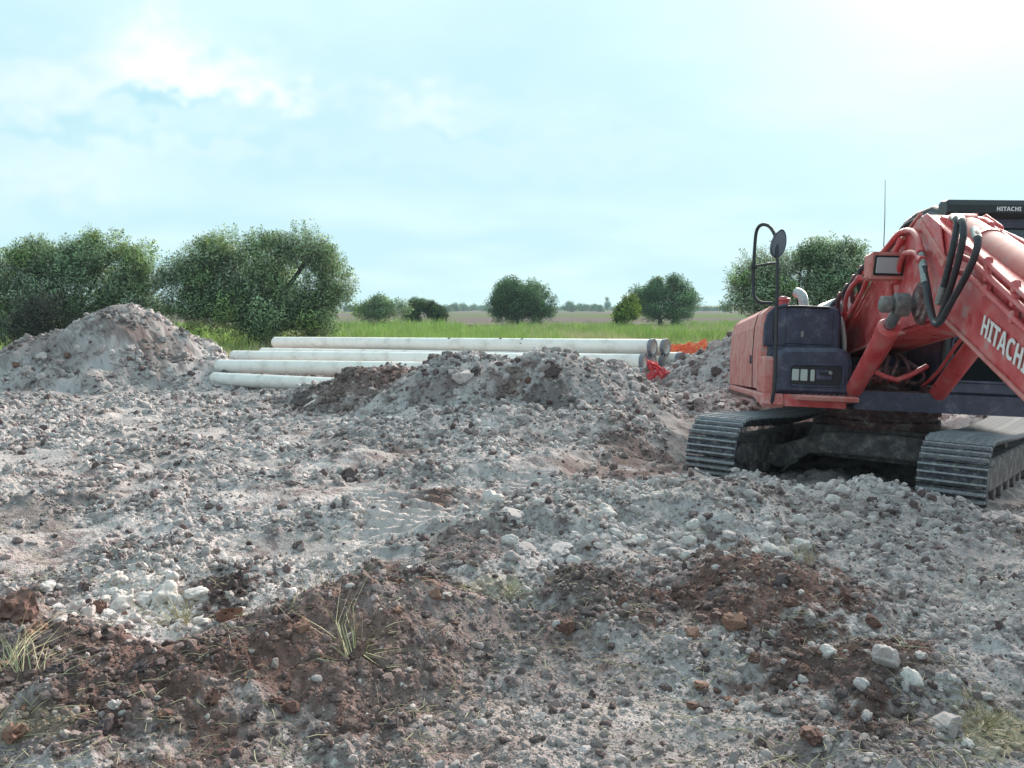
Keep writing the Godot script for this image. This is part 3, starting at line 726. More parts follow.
func add_spray(v: PackedVector3Array, n: PackedVector3Array, cl: PackedColorArray, s: Array, bs: Basis, p: Vector3, c: Color, out: Vector3) -> void:
	var t := Transform3D(bs, p)
	v.append_array(t * (s[0] as PackedVector3Array))
	# a leaf's two faces are alike: its normal is taken on the side that looks out of the crown
	var nb := bs.orthonormalized()
	for i in range(0, s[1].size(), 6):
		var q := nb * (s[1][i] as Vector3)
		if q.dot(out) < 0.0: q = -q
		q = (q * 0.6 + out * 0.6).normalized()
		for k in 6: n.append(q)
	var q := PackedColorArray(); q.resize(s[0].size()); q.fill(c); cl.append_array(q)

func make_trees() -> void:
	sprays = [leaf_spray(12, 0.36, 0.090, 0.027, 5), leaf_spray(8, 0.34, 0.14, 0.06, 6)]
	var olive := [Color(0.32, 0.46, 0.25), Color(0.38, 0.51, 0.29), Color(0.26, 0.39, 0.21), Color(0.45, 0.55, 0.37), Color(0.36, 0.52, 0.19)]
	var dull := [Color(0.09, 0.10, 0.085), Color(0.12, 0.13, 0.11), Color(0.08, 0.09, 0.08)]
	var far_green := [Color(0.18, 0.31, 0.15), Color(0.23, 0.37, 0.18), Color(0.16, 0.28, 0.14)]
	var bright := [Color(0.30, 0.42, 0.08), Color(0.25, 0.38, 0.07)]
	tree("olive_tree", "broad olive tree partly hidden by the large spoil cone", "tree", 70, 31.0, [[20, 282, 1.3, 1.2], [62, 268, 1.2, 0.9], [102, 266, 1.3, 1.0], [135, 282, 0.9, 1.2], [80, 292, 1.9, 1.3], [40, 262, 0.8, 0.6], [84, 255, 0.7, 0.5], [128, 262, 0.7, 0.6], [-25, 288, 1.5, 1.4], [10, 318, 1.6, 1.0], [130, 312, 1.2, 1.0], [75, 322, 1.8, 1.0], [-30, 325, 1.5, 0.9]], 15000, 0, 1.0, olive, 101, "olive trees by the building site", 0.2)
	tree("shrub", "greyish half bare shrub at the foot of the spoil cone", "shrub", 38, 27.0, [[38, 318, 0.9, 0.9], [30, 340, 1.0, 0.6], [52, 335, 0.8, 0.6]], 1600, 0, 0.8, dull, 102, "", 0.06)
	tree("olive_tree", "large round olive tree standing behind the white pipes", "tree", 268, 31.0, [[258, 266, 1.4, 0.95], [212, 266, 1.2, 0.9], [305, 258, 1.1, 0.95], [190, 288, 1.1, 1.0], [326, 286, 0.8, 1.1], [255, 288, 2.0, 1.2], [218, 252, 0.7, 0.5], [276, 252, 0.6, 0.5], [312, 252, 0.6, 0.5], [285, 308, 1.7, 1.0], [225, 310, 1.6, 1.0], [318, 310, 1.0, 0.9], [195, 314, 1.0, 0.8], [250, 324, 1.8, 0.7], [300, 326, 1.2, 0.6]], 16500, 0, 1.0, olive, 103, "olive trees by the building site", 0.22)
	tree("olive_tree", "olive tree rising behind the excavator toolbox and mirror", "tree", 800, 34.0, [[758, 285, 1.1, 1.0], [800, 272, 1.4, 0.9], [838, 266, 1.4, 1.0], [860, 285, 1.1, 1.0], [775, 300, 1.4, 0.9], [825, 298, 1.6, 1.0], [745, 305, 0.8, 0.7], [740, 290, 0.6, 0.6], [845, 254, 0.7, 0.5], [812, 258, 0.7, 0.5]], 9500, 0, 1.05, olive, 104, "olive trees by the building site", 0.2)
	tree("olive_tree", "compact dark olive tree alone in the middle of the grass", "tree", 517, 76.0, [[505, 301, 1.6, 1.4], [529, 301, 1.6, 1.4], [517, 295, 1.7, 1.0], [497, 310, 1.1, 1.2], [540, 311, 1.0, 1.1], [518, 313, 2.3, 0.9], [518, 318, 2.3, 0.6]], 5200, 0, 1.9, far_green, 105, "field olive trees", 0.2)
	tree("olive_tree", "wide rounded olive tree beside a bright green bush", "tree", 660, 78.0, [[645, 302, 1.7, 1.3], [665, 297, 2.0, 1.3], [683, 304, 1.3, 1.2], [632, 307, 1.0, 0.9], [660, 310, 2.6, 0.9], [665, 315, 2.6, 0.6]], 5200, 0, 1.9, far_green, 106, "field olive trees", 0.2)
	tree("bush", "bright yellow green bush in front of the wide olive tree", "bush", 627, 62.0, [[627, 310, 0.75, 0.8], [627, 317, 0.8, 0.6]], 1300, 1, 1.1, bright, 107, "", 0.06)
	tree("olive_tree", "small loose olive tree with open crown above tall weeds", "tree", 376, 60.0, [[366, 312, 0.9, 0.6], [382, 308, 1.0, 0.6], [397, 312, 0.8, 0.6], [375, 318, 1.1, 0.5]], 1900, 0, 1.3, olive, 108, "field olive trees", 0.1)
	tree("bush", "rounded green bush below the umbrella pine", "bush", 427, 75.0, [[422, 313, 1.3, 0.7], [436, 314, 0.9, 0.6], [412, 315, 0.8, 0.5]], 2000, 1, 1.2, [Color(0.10, 0.17, 0.06), Color(0.08, 0.13, 0.05)], 109, "", 0.08)
	tree("umbrella_pine", "distant umbrella pine with flat rounded top", "tree", 420, 210.0, [[420, 305.5, 2.4, 0.9], [414, 306.5, 1.2, 0.7], [427, 306.5, 1.2, 0.7]], 1800, 0, 3.0, far_green, 110, "", 0.25)
	# hazy trees beyond the fields
	var k := 0
	for q in [[446, 5, 4], [455, 6, 5], [464, 5, 6], [473, 5, 5], [481, 5, 5], [570, 5, 7], [580, 6, 6], [590, 5, 6], [607, 4, 8], [615, 4, 4], [690, 6, 3], [702, 8, 3], [716, 6, 3], [553, 6, 3], [640, 7, 4], [350, 6, 4], [490, 7, 4], [545, 6, 4], [360, 5, 3], [372, 7, 4], [388, 5, 3], [404, 6, 4], [432, 6, 3], [530, 7, 3], [560, 5, 3], [598, 5, 4], [625, 7, 3], [668, 6, 3], [680, 7, 4], [710, 6, 4], [724, 5, 3]]:
		var dd := 400.0 + 53.0 * (k % 5)
		var hh: float = q[2] * dd / FPX
		var lab: String = ["hazy round tree in the far row beyond the fields", "small hazy tree in the far row beyond the fields"][1 if q[2] < 5 else 0]
		if k == 8: lab = "hazy pointed cypress shaped tree in the far row beyond the fields"
		var lob := [[q[0], 312.0 - q[2] * 0.55, q[1] * dd / FPX * 0.85, hh * 0.55, 0.0], [q[0] - q[1] * 0.6, 312.0 - q[2] * 0.4, q[1] * dd / FPX * 0.6, hh * 0.4, 1.0], [q[0] + q[1] * 0.7, 312.0 - q[2] * 0.35, q[1] * dd / FPX * 0.5, hh * 0.4, -1.0]]
		if k == 8: lob = [[q[0], 308.0, 1.6, 1.8, 0.0], [q[0], 304.5, 1.0, 1.6, 0.0], [q[0], 301.0, 0.5, 1.3, 0.0]]
		tree("distant_tree", lab, "tree", q[0], dd, lob, 420, 1, 4.2, far_green, 200 + k, "hazy trees beyond the fields", 0.3, 2)
		k += 1

# ------------------------------------------------------------------ grass
func tuft(blades: int, h: float, spread: float, w: float, sd: int, bend := 0.35) -> ArrayMesh:
	var r := RandomNumberGenerator.new(); r.seed = sd
	var v := PackedVector3Array(); var n := PackedVector3Array()
	for i in blades:
		var a := r.randf() * TAU; var o := Vector3(cos(a), 0, sin(a)) * spread * sqrt(r.randf())
		var hh := h * r.randf_range(0.55, 1.1); var e := Vector3(cos(a + r.randfn() * 0.6), 0, sin(a + r.randfn() * 0.6)) * hh * bend * r.randf_range(0.3, 1.3)
		var s := Vector3(-sin(a), 0, cos(a)).rotated(Vector3.UP, r.randf() * 3.0) * w * 0.5
		var m := o + e * 0.3 + Vector3(0, hh * 0.55, 0); var t := o + e + Vector3(0, hh * r.randf_range(0.75, 1.0), 0)
		var nn := s.cross(Vector3.UP).normalized()
		for q in [o - s, m - s * 0.8, m + s * 0.8, o - s, m + s * 0.8, o + s, m - s * 0.8, t, m + s * 0.8]: v.append(q); n.append(nn)
	var a2 := []; a2.resize(Mesh.ARRAY_MAX); a2[Mesh.ARRAY_VERTEX] = v; a2[Mesh.ARRAY_NORMAL] = n
	var m2 := ArrayMesh.new(); m2.add_surface_from_arrays(Mesh.PRIMITIVE_TRIANGLES, a2); return m2

func make_grass() -> void:
	var r := RandomNumberGenerator.new(); r.seed = 31
	var root := base("tall_grass"); tag(root, "tall green and straw coloured grass covering the field behind the pipes", "grass", "", "stuff")
	var ng := noise(0.09, 33, 3); var nd := noise(0.22, 34, 2)
	for kind in 2:
		var xs := []; var cc := PackedColorArray()
		for i in 17000:
			var d := 22.5 * pow(92.0 / 22.5, pow(r.randf(), 0.8)); var x := r.randf_range(-0.72, 0.62) * d
			var g := ng.get_noise_2d(x, d * 0.6) + nd.get_noise_2d(x, d) * 0.5
			if absf(x / d * FPX + 512.0 - 395.0) < 70.0 and d > 40.0: g += 0.45
			if d < 26.0 and x > -7.5 and x < 7.0: continue
			if (kind == 0) != (g + r.randfn() * 0.22 > 0.05): continue
			if d > 66.0 + 34.0 * ng.get_noise_2d(x * 1.5 + 90.0, 5.0) + 16.0 * r.randf(): continue
			var y := ground_height(x, -d, false)
			var s := r.randf_range(0.55, 1.35) * (1.0 + 0.6 * g) * (0.75 if d > 70.0 else 1.0)
			xs.append(Transform3D(Basis(Vector3.UP, r.randf() * TAU).scaled(Vector3(1.3, s, 1.3)), Vector3(x, y - 0.02, -d)))
			var j := r.randf_range(0.75, 1.3)
			cc.append((Color(0.30, 0.42, 0.10) if kind == 0 else Color(0.55, 0.50, 0.28)) * j)
			if kind == 0 and r.randf() < 0.25: cc[-1] = Color(0.40, 0.50, 0.12) * j
		multi("tufts", tuft(18, 0.72, 0.24, 0.022 if kind == 0 else 0.013, 50 + kind), M.grass, xs, cc, root).set_meta("kind", "stuff")

# ------------------------------------------------------------------ loose stones and clods
func stone_mesh(sd: int, rounded: float, sub := 2, sharp := false) -> ArrayMesh:
	# an icosphere pushed about by noise: low "rounded" gives broken, faceted clods
	var t := (1.0 + sqrt(5.0)) / 2.0
	var vs: Array[Vector3] = []
	for q in [[-1, t, 0], [1, t, 0], [-1, -t, 0], [1, -t, 0], [0, -1, t], [0, 1, t], [0, -1, -t], [0, 1, -t], [t, 0, -1], [t, 0, 1], [-t, 0, -1], [-t, 0, 1]]: vs.append(Vector3(q[0], q[1], q[2]).normalized())
	var fs := [[0, 11, 5], [0, 5, 1], [0, 1, 7], [0, 7, 10], [0, 10, 11], [1, 5, 9], [5, 11, 4], [11, 10, 2], [10, 7, 6], [7, 1, 8], [3, 9, 4], [3, 4, 2], [3, 2, 6], [3, 6, 8], [3, 8, 9], [4, 9, 5], [2, 4, 11], [6, 2, 10], [8, 6, 7], [9, 8, 1]]
	for s in sub:
		var mid := {}; var nf := []
		for f in fs:
			var e := []
			for k in 3:
				var a: int = f[k]; var b: int = f[(k + 1) % 3]; var key := Vector2i(mini(a, b), maxi(a, b))
				if not mid.has(key):
					mid[key] = vs.size(); vs.append((vs[a] + vs[b]).normalized())
				e.append(mid[key])
			nf.append_array([[f[0], e[0], e[2]], [f[1], e[1], e[0]], [f[2], e[2], e[1]], [e[0], e[1], e[2]]])
		fs = nf
	var r := RandomNumberGenerator.new(); r.seed = sd
	var nz := noise(0.9, sd * 7 + 1, 2); var n2 := noise(3.0, sd * 5 + 2, 3); var cuts := []
	for i in int(lerpf(9, 4, rounded)): cuts.append([Vector3(r.randfn(), r.randfn(), r.randfn()).normalized(), r.randf_range(0.55, 0.9)])
	var st := Vector3(r.randf_range(0.85, 1.2), r.randf_range(0.6, 0.85), r.randf_range(0.75, 1.1))
	var out := PackedVector3Array()
	for v in vs:
		var p := v * (1.0 + nz.get_noise_3dv(v * 1.5) * lerpf(0.6, 0.25, rounded) + n2.get_noise_3dv(v) * lerpf(0.30, 0.05, rounded))
		for c in cuts:
			var ex: float = p.dot(c[0]) - c[1]
			if ex > 0.0: p -= (c[0] as Vector3) * ex * lerpf(0.92, 0.55, rounded)
		out.append(p * st * 0.5)
	var ns := PackedVector3Array(); ns.resize(out.size())
	var idx := PackedInt32Array()
	for f in fs:
		var m := (out[f[1]] - out[f[0]]).cross(out[f[2]] - out[f[0]])
		if m.dot(out[f[0]]) < 0.0: m = -m
		for k in 3: ns[f[k]] += m
		if (out[f[2]] - out[f[0]]).cross(out[f[1]] - out[f[0]]).dot(out[f[0]] + out[f[1]] + out[f[2]]) < 0.0:
			idx.append(f[0]); idx.append(f[2]); idx.append(f[1])
		else:
			idx.append(f[0]); idx.append(f[1]); idx.append(f[2])
	for i in ns.size(): ns[i] = ns[i].normalized()
	if sharp:       # broken faces keep their edges
		var fv := PackedVector3Array(); var fn := PackedVector3Array()
		for i in range(0, idx.size(), 3):
			var m := (out[idx[i + 2]] - out[idx[i]]).cross(out[idx[i + 1]] - out[idx[i]]).normalized()
			for k in 3:
				fv.append(out[idx[i + k]]); fn.append(m)
		var fa := []; fa.resize(Mesh.ARRAY_MAX); fa[Mesh.ARRAY_VERTEX] = fv; fa[Mesh.ARRAY_NORMAL] = fn
		var fm := ArrayMesh.new(); fm.add_surface_from_arrays(Mesh.PRIMITIVE_TRIANGLES, fa); return fm
	var a := []; a.resize(Mesh.ARRAY_MAX); a[Mesh.ARRAY_VERTEX] = out; a[Mesh.ARRAY_NORMAL] = ns; a[Mesh.ARRAY_INDEX] = idx
	var m2 := ArrayMesh.new(); m2.add_surface_from_arrays(Mesh.PRIMITIVE_TRIANGLES, a); return m2

var stone_shapes := []; var clod_shapes := []
func lay_stone(called: String, p: Vector3, size: float, shape: Mesh, mat: Material, label: String, category: String, group: String, r: RandomNumberGenerator) -> void:
	var y := ground_height(p.x, p.z)
	var o := part(called, shape, mat, self, Transform3D(Basis(Vector3(r.randfn() * 0.25, 1, r.randfn() * 0.25).normalized(), r.randf() * TAU).scaled(Vector3.ONE * size), Vector3(p.x, y + size * 0.08, p.z)))
	tag(o, label, category, group)

func make_stones() -> void:
	var r := RandomNumberGenerator.new(); r.seed = 91
	for i in 7:
		stone_shapes.append(stone_mesh(300 + i, 0.7, 3)); clod_shapes.append(stone_mesh(400 + i, 0.0, 3, true))
	var K: Array = M.stone_kinds
	# singled out: pixel, size in pixels, stone (0) or clod (1), material, label
	for q in [[843, 492, 17, 0, 0, "big pale rounded stone on the ridge under the excavator belly"], [800, 493, 15, 0, 0, "pale oblong stone beside the big rounded one on the ridge"], [827, 655, 19, 0, 0, "pale egg shaped stone on top of the brown earth heap"], [912, 672, 23, 0, 0, "smooth pale round stone beside a flat grey one near the brown heap"], [886, 664, 30, 0, 1, "flat grey stone touching the smooth pale round one"], [862, 682, 16, 0, 1, "small grey stone below the flat one"], [945, 690, 40, 1, 2, "large flat clod tilted beside the pale round stone"], [510, 523, 24, 1, 1, "broad pale grey clod on the crest of the stone ridge"], [560, 538, 26, 1, 1, "largest grey clod on the front of the stone ridge"], [525, 538, 22, 1, 2, "grey clod with a dark broken face on the stone ridge"], [590, 552, 14, 1, 3, "red brown clod among grey stones of the ridge"], [631, 563, 13, 1, 4, "reddish clod lying below the stone ridge"], [566, 622, 24, 1, 3, "upright brown clod on the small earth patch before the ridge"], [585, 606, 16, 1, 5, "dark purple brown clod on top of the small earth patch"], [622, 603, 14, 1, 3, "lone brown clod beside the small earth patch"], [690, 632, 18, 1, 4, "reddish clod at the edge of the brown earth heap"], [733, 628, 26, 1, 4, "wide brown clod resting on the brown earth heap"], [232, 612, 30, 1, 4, "tall yellowish clod standing in the dark brown berm"], [115, 706, 14, 1, 0, "upright pale sandy clod in the brown earth of the berm"], [12, 712, 28, 1, 4, "orange brown clod at the edge of the berm"], [35, 628, 26, 1, 4, "rust coloured rounded clod at the end of the berm"], [18, 612, 46, 1, 3, "big red brown lump of earth at the end of the berm"], [213, 684, 18, 1, 3, "dark red clod half sunk in the berm"], [385, 583, 46, 1, 3, "red brown lump crowning the berm"], [340, 590, 30, 1, 5, "dark purple clod on the berm next to dry grass"], [345, 462, 26, 1, 5, "dark brown block of earth standing alone on grey soil"], [434, 508, 24, 1, 3, "red brown block of earth by the grouser prints"], [358, 500, 24, 1, 1, "pale grey block tilted up beside the grouser prints"], [195, 590, 22, 0, 0, "pale rounded lump at the rim of the dark patch painted as a hollow"], [163, 583, 30, 0, 0, "long pale lump in the white rubble"], [120, 600, 26, 0, 0, "broad pale lump in the white rubble"], [810, 738, 26, 1, 3, "round brown clod on the near edge of the stony ground"], [865, 748, 22, 1, 5, "dark brown clod sunk beside a pale patch of soil"], [335, 752, 10, 0, 0, "small white pebble in the near dirt"], [305, 748, 10, 0, 0, "small pale pebble next to the white one in the near dirt"], [545, 372, 22, 1, 2, "grey block on the shoulder of the long heap"], [586, 353, 18, 1, 2, "grey block on the heap above a buried pipe mouth"], [550, 408, 26, 1, 5, "dark clod sunk in the face of the long heap"], [690, 545, 14, 0, 0, "pale stone at the foot of the stone ridge"]]:
		var p := gp(q[0], q[1] + q[2] * 0.15)
		if q[1] < 420:
			p = at_depth(q[0], q[1], 11.6 if q[0] != 586 else 12.8)
		else:
			for it in 3: p = gp(q[0], q[1] + q[2] * 0.2, ground_height(p.x, p.z))
		var s: float = q[2] * -p.z / FPX * 1.05
		lay_stone("stone" if q[3] == 0 else "clod", p, s, (stone_shapes if q[3] == 0 else clod_shapes)[r.randi() % 7], K[q[4]], q[5], "stone" if q[3] == 0 else "clod", "", r)
	make_heap_clods(r)
	# repeats: area in pixels, how many, sizes, stones or clods, materials
	for q in [[[480, 500, 900, 560], 110, 7, 20, 0, [0, 0, 1, 1, 2], "stone", "rounded stone in the loose ridge before the excavator", "stones of the ridge"],
			[[640, 500, 1020, 580], 30, 7, 15, 1, [1, 2, 2], "clod", "broken clod in the loose ridge before the excavator", "clods of the ridge"],
			[[690, 570, 880, 720], 40, 7, 20, 1, [3, 3, 4, 5], "clod", "earth clod on the low earth heap", "clods of the brown heap"],
			[[0, 600, 470, 740], 60, 7, 22, 1, [3, 4, 5, 5], "clod", "earth clod lying on the dark berm", "clods of the berm"],
			[[45, 580, 210, 640], 70, 6, 19, 0, [0, 0, 1], "stone", "rounded lump in the pale rubble hollow", "lumps of the pale rubble"],
			[[0, 430, 500, 570], 60, 6, 18, 1, [1, 2, 2, 1, 5], "clod", "clod scattered on the trampled site ground", "clods on the open ground"],
			[[860, 600, 1024, 760], 26, 7, 18, 0, [0, 1, 2], "stone", "stone on the stony ground beside the brown heap", "stones beside the brown heap"]]:
		for i in q[1]:
			var px := r.randf_range(q[0][0], q[0][2]); var py := r.randf_range(q[0][1], q[0][3])
			var p := gp(px, py)
			for it in 3: p = gp(px, py, ground_height(p.x, p.z))
			if -p.z > 7.0 and px > 690: continue
			var s: float = lerpf(q[2], q[3], pow(r.randf(), 2.2)) * -p.z / FPX
			var kk: int = q[5][r.randi() % q[5].size()]
			var size_word := "large" if s * FPX / -p.z > lerpf(q[2], q[3], 0.45) else ("middle sized" if s * FPX / -p.z > lerpf(q[2], q[3], 0.12) else "small")
			var look: String = size_word + " " + ["pale", "light grey", "grey", "red brown", "rusty brown", "dark"][kk] + " "
			lay_stone(q[6], p, s, (stone_shapes if q[4] == 0 else clod_shapes)[r.randi() % 7], K[kk], look + q[7], q[6], look + q[8], r)

func make_heap_clods(r: RandomNumberGenerator) -> void:
	var K: Array = M.stone_kinds
	for q in [[0, 3, 26, "cone shaped spoil heap by the olive trees"], [3, 10, 44, "long heap before the pipes"], [10, 14, 22, "gravel heap behind the excavator"]]:
		for i in q[2]:
			var m := mounds[r.randi_range(q[0], q[1] - 1)]
			var a := r.randf_range(-0.2, PI + 0.2); var rad := sqrt(r.randf()) * 0.95
			var p := Vector3(m[0] + cos(a) * m[3] * rad, 0, m[1] + sin(a) * m[4] * rad)
			var kk: int = [1, 2, 2, 2, 5, 3][r.randi() % 6]
			var s := lerpf(0.08, 0.34, pow(r.randf(), 2.5))
			var look: String = ("large " if s > 0.18 else "small ") + ["pale", "light grey", "grey", "red brown", "rusty brown", "dark"][kk] + " clod "
			lay_stone("clod", p, s, clod_shapes[r.randi() % 7], K[kk], look + "stuck in the " + q[3], "clod", look + "on the " + q[3], r)

func make_rubble() -> void:
	var r := RandomNumberGenerator.new(); r.seed = 57
	var root := base("rubble"); tag(root, "fine grey rubble of crumbled clods and small stones over the ground", "rubble", "", "stuff")
	var shapes := []
	for i in 5: shapes.append(stone_mesh(500 + i, 0.0, 2, true))
	for i in 3: shapes.append(stone_mesh(600 + i, 0.3, 2))
	var xs := []; var cs := []
	for i in 8:
		xs.append([]); cs.append(PackedColorArray())
	var total := 250000
	for i in total:
		var d := 2.2 * pow(23.0 / 2.2, pow(r.randf(), 0.85)); var x := r.randf_range(-0.74, 0.74) * d
		if absf(x) < d * 0.74 and d > 8.0 and x > 1.7 and d < 11.8 and x > 2.0: continue
		var heap := which_heap(x, -d)
		var dens := clampf(0.36 + n_patch.get_noise_2d(x, -d) * 1.3 + n_warp.get_noise_2d(x * 0.8, d * 0.8) * 0.6, 0.05, 1.0)
		if heap in [2, 3, 6]: dens = maxf(dens, 0.55)
		if d < 5.0: dens = maxf(dens, 0.5)
		if r.randf() > dens: continue
		if r.randf() < print_share(x, -d) * 0.9: continue
		var y := ground_height(x, -d)
		var s := minf(0.0019 * d * pow(r.randf() + 0.002, -0.56), 0.026 + 0.0075 * d) * (1.08 if heap in [1, 2, 3, 6] else 1.0)
		var k := r.randi() % 8
		var c := soil_colour(x, -d)
		var j := r.randf_range(0.7, 1.28); var w := 0.0
		if r.randf() < 0.13: c = Color(0.16, 0.11, 0.108)
		if k >= 5 and r.randf() < 0.22: w = r.randf_range(0.3, 0.9)
		c = Color(lerpf(c.r * j, 0.56, w), lerpf(c.g * j, 0.495, w), lerpf(c.b * j, 0.48, w))
		xs[k].append(Transform3D(rand_basis(r).scaled(Vector3.ONE * s), Vector3(x, y + s * r.randf_range(-0.05, 0.16), -d))); cs[k].append(c)
	for k in 8: multi("scatter", shapes[k], M.rubble, xs[k], cs[k], root).set_meta("kind", "stuff")

func make_straw() -> void:
	var r := RandomNumberGenerator.new(); r.seed = 83
	var shapes := []
	for i in 3: shapes.append(tuft(38, 0.30, 0.12, 0.0085, 90 + i, 1.6))
	for q in [[322, 612, 1.0, "drooping tuft of pale dry grass hanging down the berm"], [342, 640, 0.8, "dry grass stalks trailing down the front of the berm"], [8, 668, 0.8, "pale dry grass tuft at the end of the berm"], [182, 622, 0.6, "thin dry grass tuft at the rim of the pale rubble"], [505, 600, 0.6, "flattened straw on the yellowish patch of soil"], [800, 560, 0.5, "sparse straw behind the brown earth heap"], [970, 720, 0.5, "short yellowish grass by the pale yellow soil"]]:
		var p := gp(q[0], q[1])
		for it in 3: p = gp(q[0], q[1], ground_height(p.x, p.z))
		var root := base("dry_grass", Vector3(p.x, ground_height(p.x, p.z) - 0.01, p.z), r.randf() * TAU)
		tag(root, q[3], "dry grass")
		for i in 2:
			var o := part("stalks", shapes[r.randi() % 3], M.straw_plain, root, Transform3D(Basis(Vector3(r.randf_range(-1, 1), 0, 1).normalized(), r.randf_range(0.5, 1.1)).scaled(Vector3.ONE * q[2] * r.randf_range(0.7, 1.0)), Vector3(r.randf_range(-0.08, 0.08), 0, r.randf_range(-0.05, 0.05))))
	# loose straw bits everywhere in the near dirt
	var xs := []; var cc := PackedColorArray()
	var bit := B.new().tube([Vector3(-0.05, 0, 0), Vector3(0.0, 0.006, 0.004), Vector3(0.05, 0.0, -0.004)], [0.0016, 0.002, 0.0012], 4, false).done()
	for i in 2600:
		var d := 2.3 * pow(6.5 / 2.3, r.randf()); var x := r.randf_range(-0.72, 0.72) * d
		if n_patch.get_noise_2d(x * 1.3 + 50.0, d) < 0.0: continue
		var y := ground_height(x, -d)
		xs.append(Transform3D(Basis(Vector3(r.randfn() * 0.3, 1, r.randfn() * 0.3).normalized(), r.randf() * TAU).scaled(Vector3(r.randf_range(0.4, 1.5), 1, 1)), Vector3(x, y + 0.012, -d)))
		cc.append(Color(0.34, 0.31, 0.20) * r.randf_range(0.5, 1.2))
	var st := multi("straw", bit, M.straw, xs, cc, self); tag(st, "bits of dry straw littered over the near soil", "straw", "", "stuff")

# ------------------------------------------------------------------ the excavator
var digger: Node3D
func hp(called: String, b, mat: Material) -> MeshInstance3D:       # a part of the swinging house
	return part(called, b.done() if b is B else b, mat, digger, Transform3D(house_basis, Vector3.ZERO))
func up(called: String, b, mat: Material) -> MeshInstance3D:       # a part of the undercarriage
	return part(called, b.done() if b is B else b, mat, digger, Transform3D(under_basis, TRACK_HUB - HUB))
func sub(called: String, b, mat: Material, parent: Node) -> MeshInstance3D:
	return part(called, b.done() if b is B else b, mat, parent)
func lettering(s: String, h: float, xf: Transform3D, parent: Node) -> void:
	var f := SystemFont.new(); f.font_names = PackedStringArray(["Droid Sans"]); f.font_weight = 700
	var t := TextMesh.new(); t.font = f; t.text = s; t.font_size = 64; t.pixel_size = h / 46.0; t.depth = 0.004; t.horizontal_alignment = HORIZONTAL_ALIGNMENT_LEFT
	part("lettering", t, M.letter, parent, xf)

func make_excavator() -> void:
	digger = base("excavator", HUB)
	tag(digger, "weathered red tracked excavator with dark cab and lowered boom on rubble", "excavator")
	make_tracks(); make_car_body(); make_house(); make_cab(); make_boom(); make_hydraulics()

func shoe_mesh() -> ArrayMesh:
	var b := B.new()
	b.box(Vector3(0, 0.0, 0), Vector3(0.60, 0.022, 0.216), 0.004)
	for sx in [-0.10, 0.10]:
		for z in [-0.037, 0.037]: b.box(Vector3(sx, 0.016, z), Vector3(0.034, 0.016, 0.026), 0.003)
	# rail links below the plate
	for sx in [-0.085, 0.085]: b.box(Vector3(sx, -0.055, 0), Vector3(0.045, 0.09, 0.2), 0.012)
	b.box(Vector3(0, -0.05, 0.07), Vector3(0.15, 0.05, 0.05), 0.01)
	var m := b.done(); m.surface_set_material(0, M.shoe)
	# worn grouser bars
	var g := B.new()
	for k in 3:
		var z := -0.075 + k * 0.075
		g.prism(PackedVector2Array([Vector2(z - 0.013, 0.010), Vector2(z + 0.013, 0.010), Vector2(z + 0.008, 0.048), Vector2(z - 0.008, 0.048)]), -0.298, 0.298, 0.004)
	var a := []; a.resize(Mesh.ARRAY_MAX); a[Mesh.ARRAY_VERTEX] = g.v; a[Mesh.ARRAY_NORMAL] = g.n
	m.add_surface_from_arrays(Mesh.PRIMITIVE_TRIANGLES, a); m.surface_set_material(1, M.grouser)
	return m

